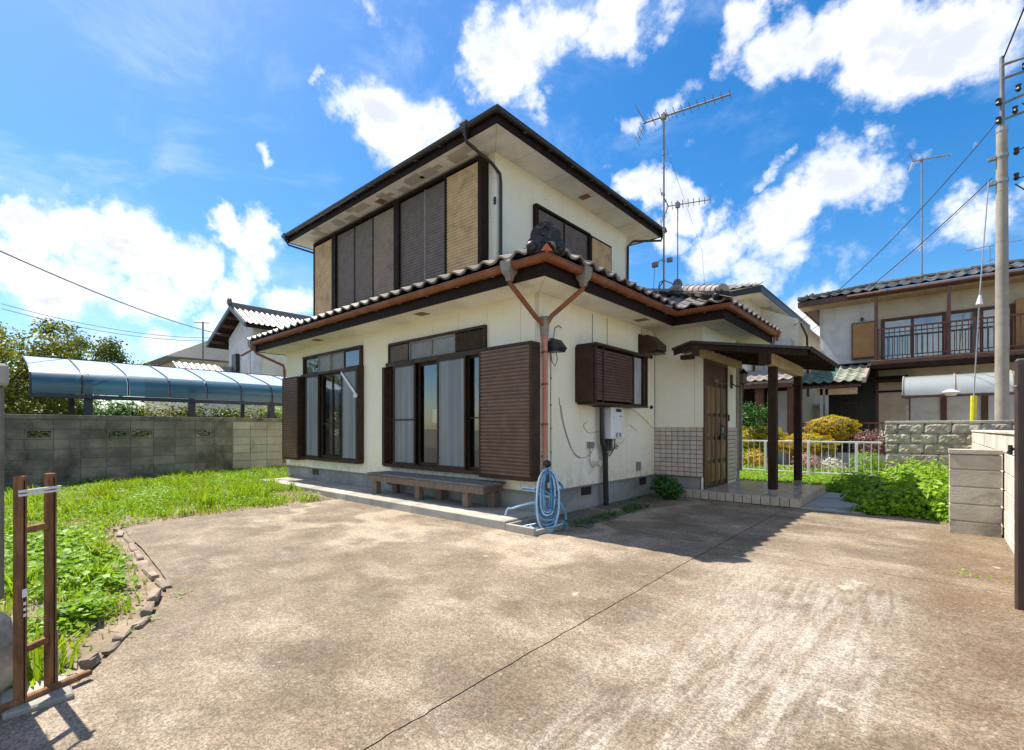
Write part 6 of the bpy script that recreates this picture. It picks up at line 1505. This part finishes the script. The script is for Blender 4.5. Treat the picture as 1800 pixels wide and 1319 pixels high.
def blades(name, P, hf, mat, seed, wd=.007, zf=gz_l, lean=.5):
    n = len(P); r = np.random.RandomState(seed); h = np.array([hf(x, y) for x, y in P]) * (.5 + r.rand(n)); z = np.array([zf(x, y) for x, y in P])
    a = r.rand(n) * 6.283; b = r.rand(n) * 6.283; ln = h * lean * r.rand(n); w = wd * (.6 + .9 * r.rand(n))
    base = np.stack([P[:, 0], P[:, 1], z - .01], 1); sd_ = np.stack([np.cos(a), np.sin(a), 0 * a], 1) * w[:, None]
    mid = base + np.stack([np.cos(b) * ln * .35, np.sin(b) * ln * .35, h * .6], 1); tip = base + np.stack([np.cos(b) * ln, np.sin(b) * ln, h], 1)
    v = np.stack([base - sd_, base + sd_, mid + sd_ * .8, mid - sd_ * .8, tip], 1).reshape(-1, 3); q = np.arange(n)[:, None] * 5
    f = np.concatenate([q + np.array([[0, 1, 2]]), q + np.array([[0, 2, 3]]), q + np.array([[3, 2, 4]])], 1).reshape(-1, 3)
    return npmesh(name, v, f, mat, None, 5, 'stuff')
P = scatter(52000, -9.4, .7, -4.9, 3.2, lawn_ok, dens_lawn)
blades('lawn_grass', P, lambda x, y: .065 * lawn_h(x, y), 'grass', 4, .006)
def weedpatch(name, P, rad, per, size, mat, zf, hf, seed, asp=.8):
    n = len(P); r = np.random.RandomState(seed); k = per
    c = np.repeat(P, k, 0); d = r.randn(n * k, 2) * rad; xy = c + d; hh = np.repeat(np.array([hf(x, y) for x, y in P]), k)
    z = np.repeat(np.array([zf(x, y) for x, y in P]), k) + hh * (1 - np.minimum(1, (d ** 2).sum(1) / (rad * 2.4) ** 2)) * (.3 + .7 * r.rand(n * k)) + .008
    return leaves(name, np.stack([xy[:, 0], xy[:, 1], z], 1), np.stack([r.randn(n * k) * .45, r.randn(n * k) * .45, 1 + 0 * z], 1), size, mat, None, asp, seed)
Pd = scatter(7000, -9.4, .7, -4.9, 3.2, lawn_ok, lambda x, y: max(0, .9 - dens_lawn(x, y)) * min(1, dcurve(x, y) / .2))
tag(blades('dry_grass', Pd, lambda x, y: .05, 'dry', 19, .005, lean=1.4), 'straw coloured dead grass in the bare lawn patches', 'grass')
Pt = np.concatenate([c + rs.randn(60, 2) * .05 for c in scatter(130, -9.3, .5, -4.8, 3, lawn_ok, dens_lawn)]); Pt = np.array([p for p in Pt if lawn_ok(*p)])
tag(blades('grass_tufts', Pt, lambda x, y: .17, 'grass', 20, .006, lean=.8), 'taller grass tufts standing out of the lawn', 'grass')
P = scatter(4600, -9.4, .7, -4.9, 2.5, lawn_ok, dens_lawn)
o = weedpatch('lawn_weeds', P, .05, 9, .030, 'weed', gz_l, lambda x, y: .09 * lawn_h(x, y), 6)
tag(o, 'bright green clover and weeds over the lawn', 'weeds'); tag(bpy.data.objects['lawn_grass'], 'long fresh grass growing on the lawn', 'grass')
# bigger leaved clumps near the drive edge
P = np.array([(-1.6 + rnd.gauss(0, .45), -4.15 + rnd.gauss(0, .18)) for _ in range(150)] + [(-2.6 + rnd.gauss(0, .5), -4.2 + rnd.gauss(0, .2)) for _ in range(110)] + [(-.25 + rnd.gauss(0, .10), -4.28 + rnd.gauss(0, .06)) for _ in range(26)] + [(-3.0 + rnd.gauss(0, .4), -4.3 + rnd.gauss(0, .2)) for _ in range(50)])
P = np.array([p for p in P if lawn_ok(*p) and p[1] > -4.75 and dcurve(*p) > .2 + .12 * nz(p[0], p[1], 2.3, 12)])
tag(weedpatch('clover_patch', P, .055, 14, .048, 'weed', gz_l, lambda x, y: .13, 9, .95), 'broad leaved clover clumps beside the kerb bricks', 'weeds')
P = np.array([(rnd.uniform(-9.3, -7.5), rnd.uniform(-.5, 3.2)) for _ in range(260)] + [(-9.25 + rnd.uniform(0, .3), rnd.uniform(-4.6, 3)) for _ in range(160)])
tag(weedpatch('wall_weeds', P, .07, 12, .045, 'fern', gz_l, lambda x, y: .16, 12, .7), 'darker weeds along the foot of the block wall', 'weeds')
# side strip weeds
P = np.array([(rnd.uniform(.42, .64), rnd.uniform(.0, 1.9)) for _ in range(110)] + [(rnd.uniform(.1, .5), rnd.uniform(1.5, 2.9)) for _ in range(30)])
tag(weedpatch('strip_weeds', P, .04, 10, .028, 'fern', gz, lambda x, y: .06, 13, .7), 'small dark weeds in the soil strip beside the house', 'weeds')
P = np.array([(-1.9 + rnd.gauss(0, .12), -.55 + rnd.uniform(-.02, .015)) for _ in range(14)] + [(-3.7 + rnd.gauss(0, .1), -3.44 + rnd.uniform(-.03, .03)) for _ in range(10)] + [(-.36, -3.68), (-.30, -3.74), (3.85, .42), (3.9, .36), (4.0, .32), (4.1, .34), (.05, -3.95), (.25, -4.08)])
tag(weedpatch('joint_weeds', P, .025, 7, .024, 'weed', gz, lambda x, y: .04, 14, .7), 'little weeds growing in the driveway cracks', 'weeds')
# leafy plant between soil strip and porch
def stems(t, c, n, h, sp, seed, mat='weed'):
    r = random.Random(seed)
    for k in range(n):
        a = r.uniform(0, 6.28); q = r.uniform(.3, 1) * sp
        part('stem', MB().tube([c, (c[0] + q * .4 * math.cos(a), c[1] + q * .4 * math.sin(a), c[2] + h * .6), (c[0] + q * math.cos(a), c[1] + q * math.sin(a), c[2] + h * r.uniform(.7, 1))], [.008, .006, .003], 5), 'bark', t)
t = root('leafy_plant', (.46, 2.75, .06), 'dark green leafy plant in the corner beside the tiled wall', 'plant')
stems(t, (.46, 2.75, .06), 9, .36, .2, 2)
crown('foliage', [((.46, 2.74, .26), .23, (1, 1, .85)), ((.34, 2.82, .36), .13, (1, 1, .8)), ((.60, 2.72, .22), .15, (1, 1, .8))], 1500, .055, 'fern', t, 4, .75)
# bright bushes at the end of the drive
def bush(label, c, r, sc, seed, mat='bush', dens=620, size=.075, name='leafy_bush', grp='leafy green bushes by the block pier'):
    t = root(name, (c[0], c[1], gz(c[0], c[1])), label, 'bush', grp); stems(t, (c[0], c[1], gz(c[0], c[1])), 8, c[2] + r * .6, r * .8, seed)
    crown('foliage', [(c, r, sc), ((c[0] - r * .5, c[1] - .1, c[2] - .04), r * .62, sc), ((c[0] + r * .45, c[1] + .1, c[2] + .05), r * .6, sc)], dens, size, mat, t, seed, .7, .8)
bush('bright green bush touching the block pier', (3.52, 3.6, .24), .36, (1, 1, .75), 3)
bush('bright green bush in the middle of the row before the path', (3.15, 3.42, .17), .27, (1, 1, .7), 5)
bush('tallest green bush behind the row beside the pale wall', (3.62, 4.45, .28), .45, (1, 1, .75), 7)
bush('green bush behind the path edge', (3.02, 4.4, .20), .36, (1, 1, .7), 9)
bush('low spreading bush far behind the others', (2.75, 5.9, .18), .46, (1.1, 1, .55), 11)
bush('shaggy bush in front of the split stone wall', (3.5, 6.6, .26), .55, (1.1, 1, .7), 12)
bush('low bush tucked behind the pier', (3.85, 3.35, .14), .24, (1, 1, .7), 14)
P = np.array([(rnd.uniform(-2.6, 4.2), rnd.uniform(5.35, 7.9)) for _ in range(2400)] + [(rnd.uniform(2.95, 4.2), rnd.uniform(3.15, 6)) for _ in range(900)])
tag(weedpatch('yard_weeds', P, .06, 12, .050, 'weed', lambda x, y: gz(x, y) + .05 * min(1, max(0, (y - 6) / 2)), lambda x, y: .10, 15, .6), 'green weeds covering the yard up to the white fence', 'weeds')
P = np.array([(rnd.uniform(-3, 3.2), rnd.uniform(8.2, 9.4)) for _ in range(700)])
tag(weedpatch('border_plants', P, .08, 10, .06, 'weed', lambda x, y: .12, lambda x, y: .18, 16, .6), 'low green border plants behind the white fence', 'plants')
# topiary: clipped golden domes (trunk, dense clipped crown)
def topiary(label, x, y, z, rx, rzv, mat, seed, low=.0):
    t = root('clipped_shrub', (x, y, .1), label, 'shrub', 'clipped golden shrubs in the neighbour garden')
    part('trunk', MB().tube([(x, y, .1), (x + .05, y, z * .5), (x, y, z)], [.07, .05, .04], 8), 'bark', t)
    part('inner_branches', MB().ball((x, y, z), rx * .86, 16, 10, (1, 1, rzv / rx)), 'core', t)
    crown('crown', [((x, y, z), rx, (1, 1, rzv / rx))], 2600, .034, mat, t, seed, .06, .2)
topiary('tallest clipped orange gold dome behind the fence', 1.62, 11.0, 1.24, .58, .32, 'gold', 21)
topiary('wide clipped yellow dome low behind the fence', 1.25, 9.6, .80, .66, .28, 'gold', 22)
topiary('clipped yellow green dome seen between the porch posts', .12, 9.9, .95, .62, .33, 'goldg', 23)
topiary('clipped yellow green dome at the left of the row', -.65, 10.2, .90, .50, .34, 'goldg', 24)
for i, (x, y, z, r, m, lab, nm) in enumerate(((2.55, 10.2, .88, .42, 'plum', 'plum coloured shrub left of the stone wall', 'plum_shrub'), (3.02, 10.3, .95, .38, 'flowerw', 'white flowering shrub beside the stone wall', 'white_flower_shrub'), (2.55, 9.0, .42, .34, 'bush', 'bright green round shrub behind the fence end', 'green_shrub'), (.2, 8.8, .45, .30, 'gold', 'small golden shrub low behind the porch posts', 'golden_shrub'), (1.35, 8.8, .40, .30, 'flower', 'pale pink flowering shrub behind the fence middle', 'pink_flower_shrub'), (-.25, 9.0, .45, .34, 'weed', 'green shrub behind the left end of the fence', 'green_shrub'), (1.9, 8.9, .35, .24, 'flowerw', 'white blossoms low behind the fence', 'white_flower_shrub'))):
    t = root(nm, (x, y, .1), lab, 'shrub'); stems(t, (x, y, .1), 7, z, r * .7, 30 + i)
    crown('foliage', [((x, y, z), r, (1, 1, .8)), ((x + r * .5, y, z - .1), r * .6, (1, 1, .8))], 800, .045, m, t, 40 + i, .5)
# trees
def tree(name, label, x, y, th, blobs, mat, seed, dens, size, group=None, tr=.12):
    t = root(name, (x, y, 0), label, 'tree', group); r = random.Random(seed)
    part('trunk', MB().tube([(x, y, 0), (x + .06, y, th * .4), (x - .03, y + .05, th * .8), (x, y, th)], [tr, tr * .8, tr * .6, tr * .4], 10), 'bark', t, smooth=True)
    for (c, rr, sc) in blobs:
        part('branch', MB().tube([(x, y, th * r.uniform(.5, .8)), ((x + c[0]) / 2 + r.uniform(-.1, .1), (y + c[1]) / 2, (th * .7 + c[2]) / 2 + .1), tuple(c)], [tr * .45, tr * .3, tr * .12], 6), 'bark', t)
    crown('crown', blobs, dens, size, mat, t, seed, .85, .5)
tree('garden_tree', 'slim green tree just right of the entrance lantern', .05, 9.4, 1.0, [((.05, 9.4, 1.45), .42, (1, 1, 1.1)), ((-.15, 9.4, 1.75), .25, (1, 1, 1)), ((.30, 9.4, 1.65), .24, (1, 1, 1))], 'fern', 50, 260, .07, None, .05)
def rb(cx, cy, cz_, R_, n, r0, r1, seed, fl=1.):
    r = random.Random(seed); out = []
    for _ in range(n):
        a = r.uniform(0, 6.28); q = R_ * math.sqrt(r.random()); h = r.uniform(-1, 1)
        out.append(((cx + q * math.cos(a), cy + q * math.sin(a), cz_ + h * R_ * fl * math.sqrt(max(0, 1 - (q / R_) ** 2))), r.uniform(r0, r1), (1, 1, .8)))
    return out
tree('broad_tree', 'large yellowing tree at the left edge behind the carport', -15.2, -4.4, 2.2, rb(-15.2, -4.5, 2.7, 1.9, 26, .45, .85, 60, .8), 'treey', 61, 130, .10, None, .16)
tree('broad_tree', 'dark dense tree at the far left behind the block wall', -12.6, -5.6, 1.6, rb(-12.6, -5.4, 1.9, 1.2, 18, .35, .6, 62, .9), 'tree', 63, 190, .085, None, .14)
tree('airy_tree', 'tall thin leaved tree poking above the carport', -19.5, -2.2, 3.4, rb(-19.5, -2.2, 4.1, 1.25, 16, .30, .5, 64, .8) + [((-19.0, -.9, 3.8), .45, (1, 1, .8)), ((-18.7, -.2, 3.5), .4, (1, 1, .8))], 'tree', 65, 95, .11, None, .12)
tree('conifer_tree', 'spiky dark conifer top at the far left', -20.5, -4.9, 4.6, [((-20.5, -4.9, 3.8 + k * .32), .6 - k * .10, (1, 1, .6)) for k in range(6)], 'fern', 66, 150, .10, None, .12)
tree('conifer_tree', 'second conifer top right beside the first at far left', -20.8, -4.2, 4.9, [((-20.8, -4.2, 3.9 + k * .34), .62 - k * .10, (1, 1, .6)) for k in range(6)], 'fern', 67, 150, .10, None, .12)
for i in range(7):
    y = -3.4 + i * 1.25; x = -13.6 - .25 * (i % 2)
    t = root('hedge_shrub', (x, y, 0), ['yellow green hedge shrub seen under the left end of the carport', 'dark hedge shrub beside the first carport post', 'pale green hedge shrub between two carport posts', 'shaded hedge shrub behind the middle carport post', 'yellow hedge shrub right of the middle carport post', 'green hedge shrub near the right carport post', 'bright hedge shrub under the right end of the carport'][i], 'shrub', 'hedge shrubs under the carport')
    stems(t, (x, y, 0), 6, 1.5, .4, 80 + i)
    crown('foliage', [((x, y, 1.15), .90, (1, 1, 1.05)), ((x + .2, y + .5, 1.6), .5, (1, 1, .8)), ((x + .1, y - .4, 1.5), .5, (1, 1, .8))], 240, .09, ['treey', 'fern', 'treey', 'tree', 'treey', 'bush', 'bush'][i], t, 90 + i, .7)
# far-off greenery closing the horizon
o = crown('distant_woods', [((-70 + 9 * k, 60 + 8 * math.sin(k * 1.3), 2.0), 5.0, (1.3, 1, .8)) for k in range(12)] + [((-75, -30 + 9 * k, 2.0), 5.0, (1, 1.3, .7)) for k in range(9)], 3, .9, 'tree', None, 99, .5)
tag(o, 'far green tree line behind the houses', 'trees')
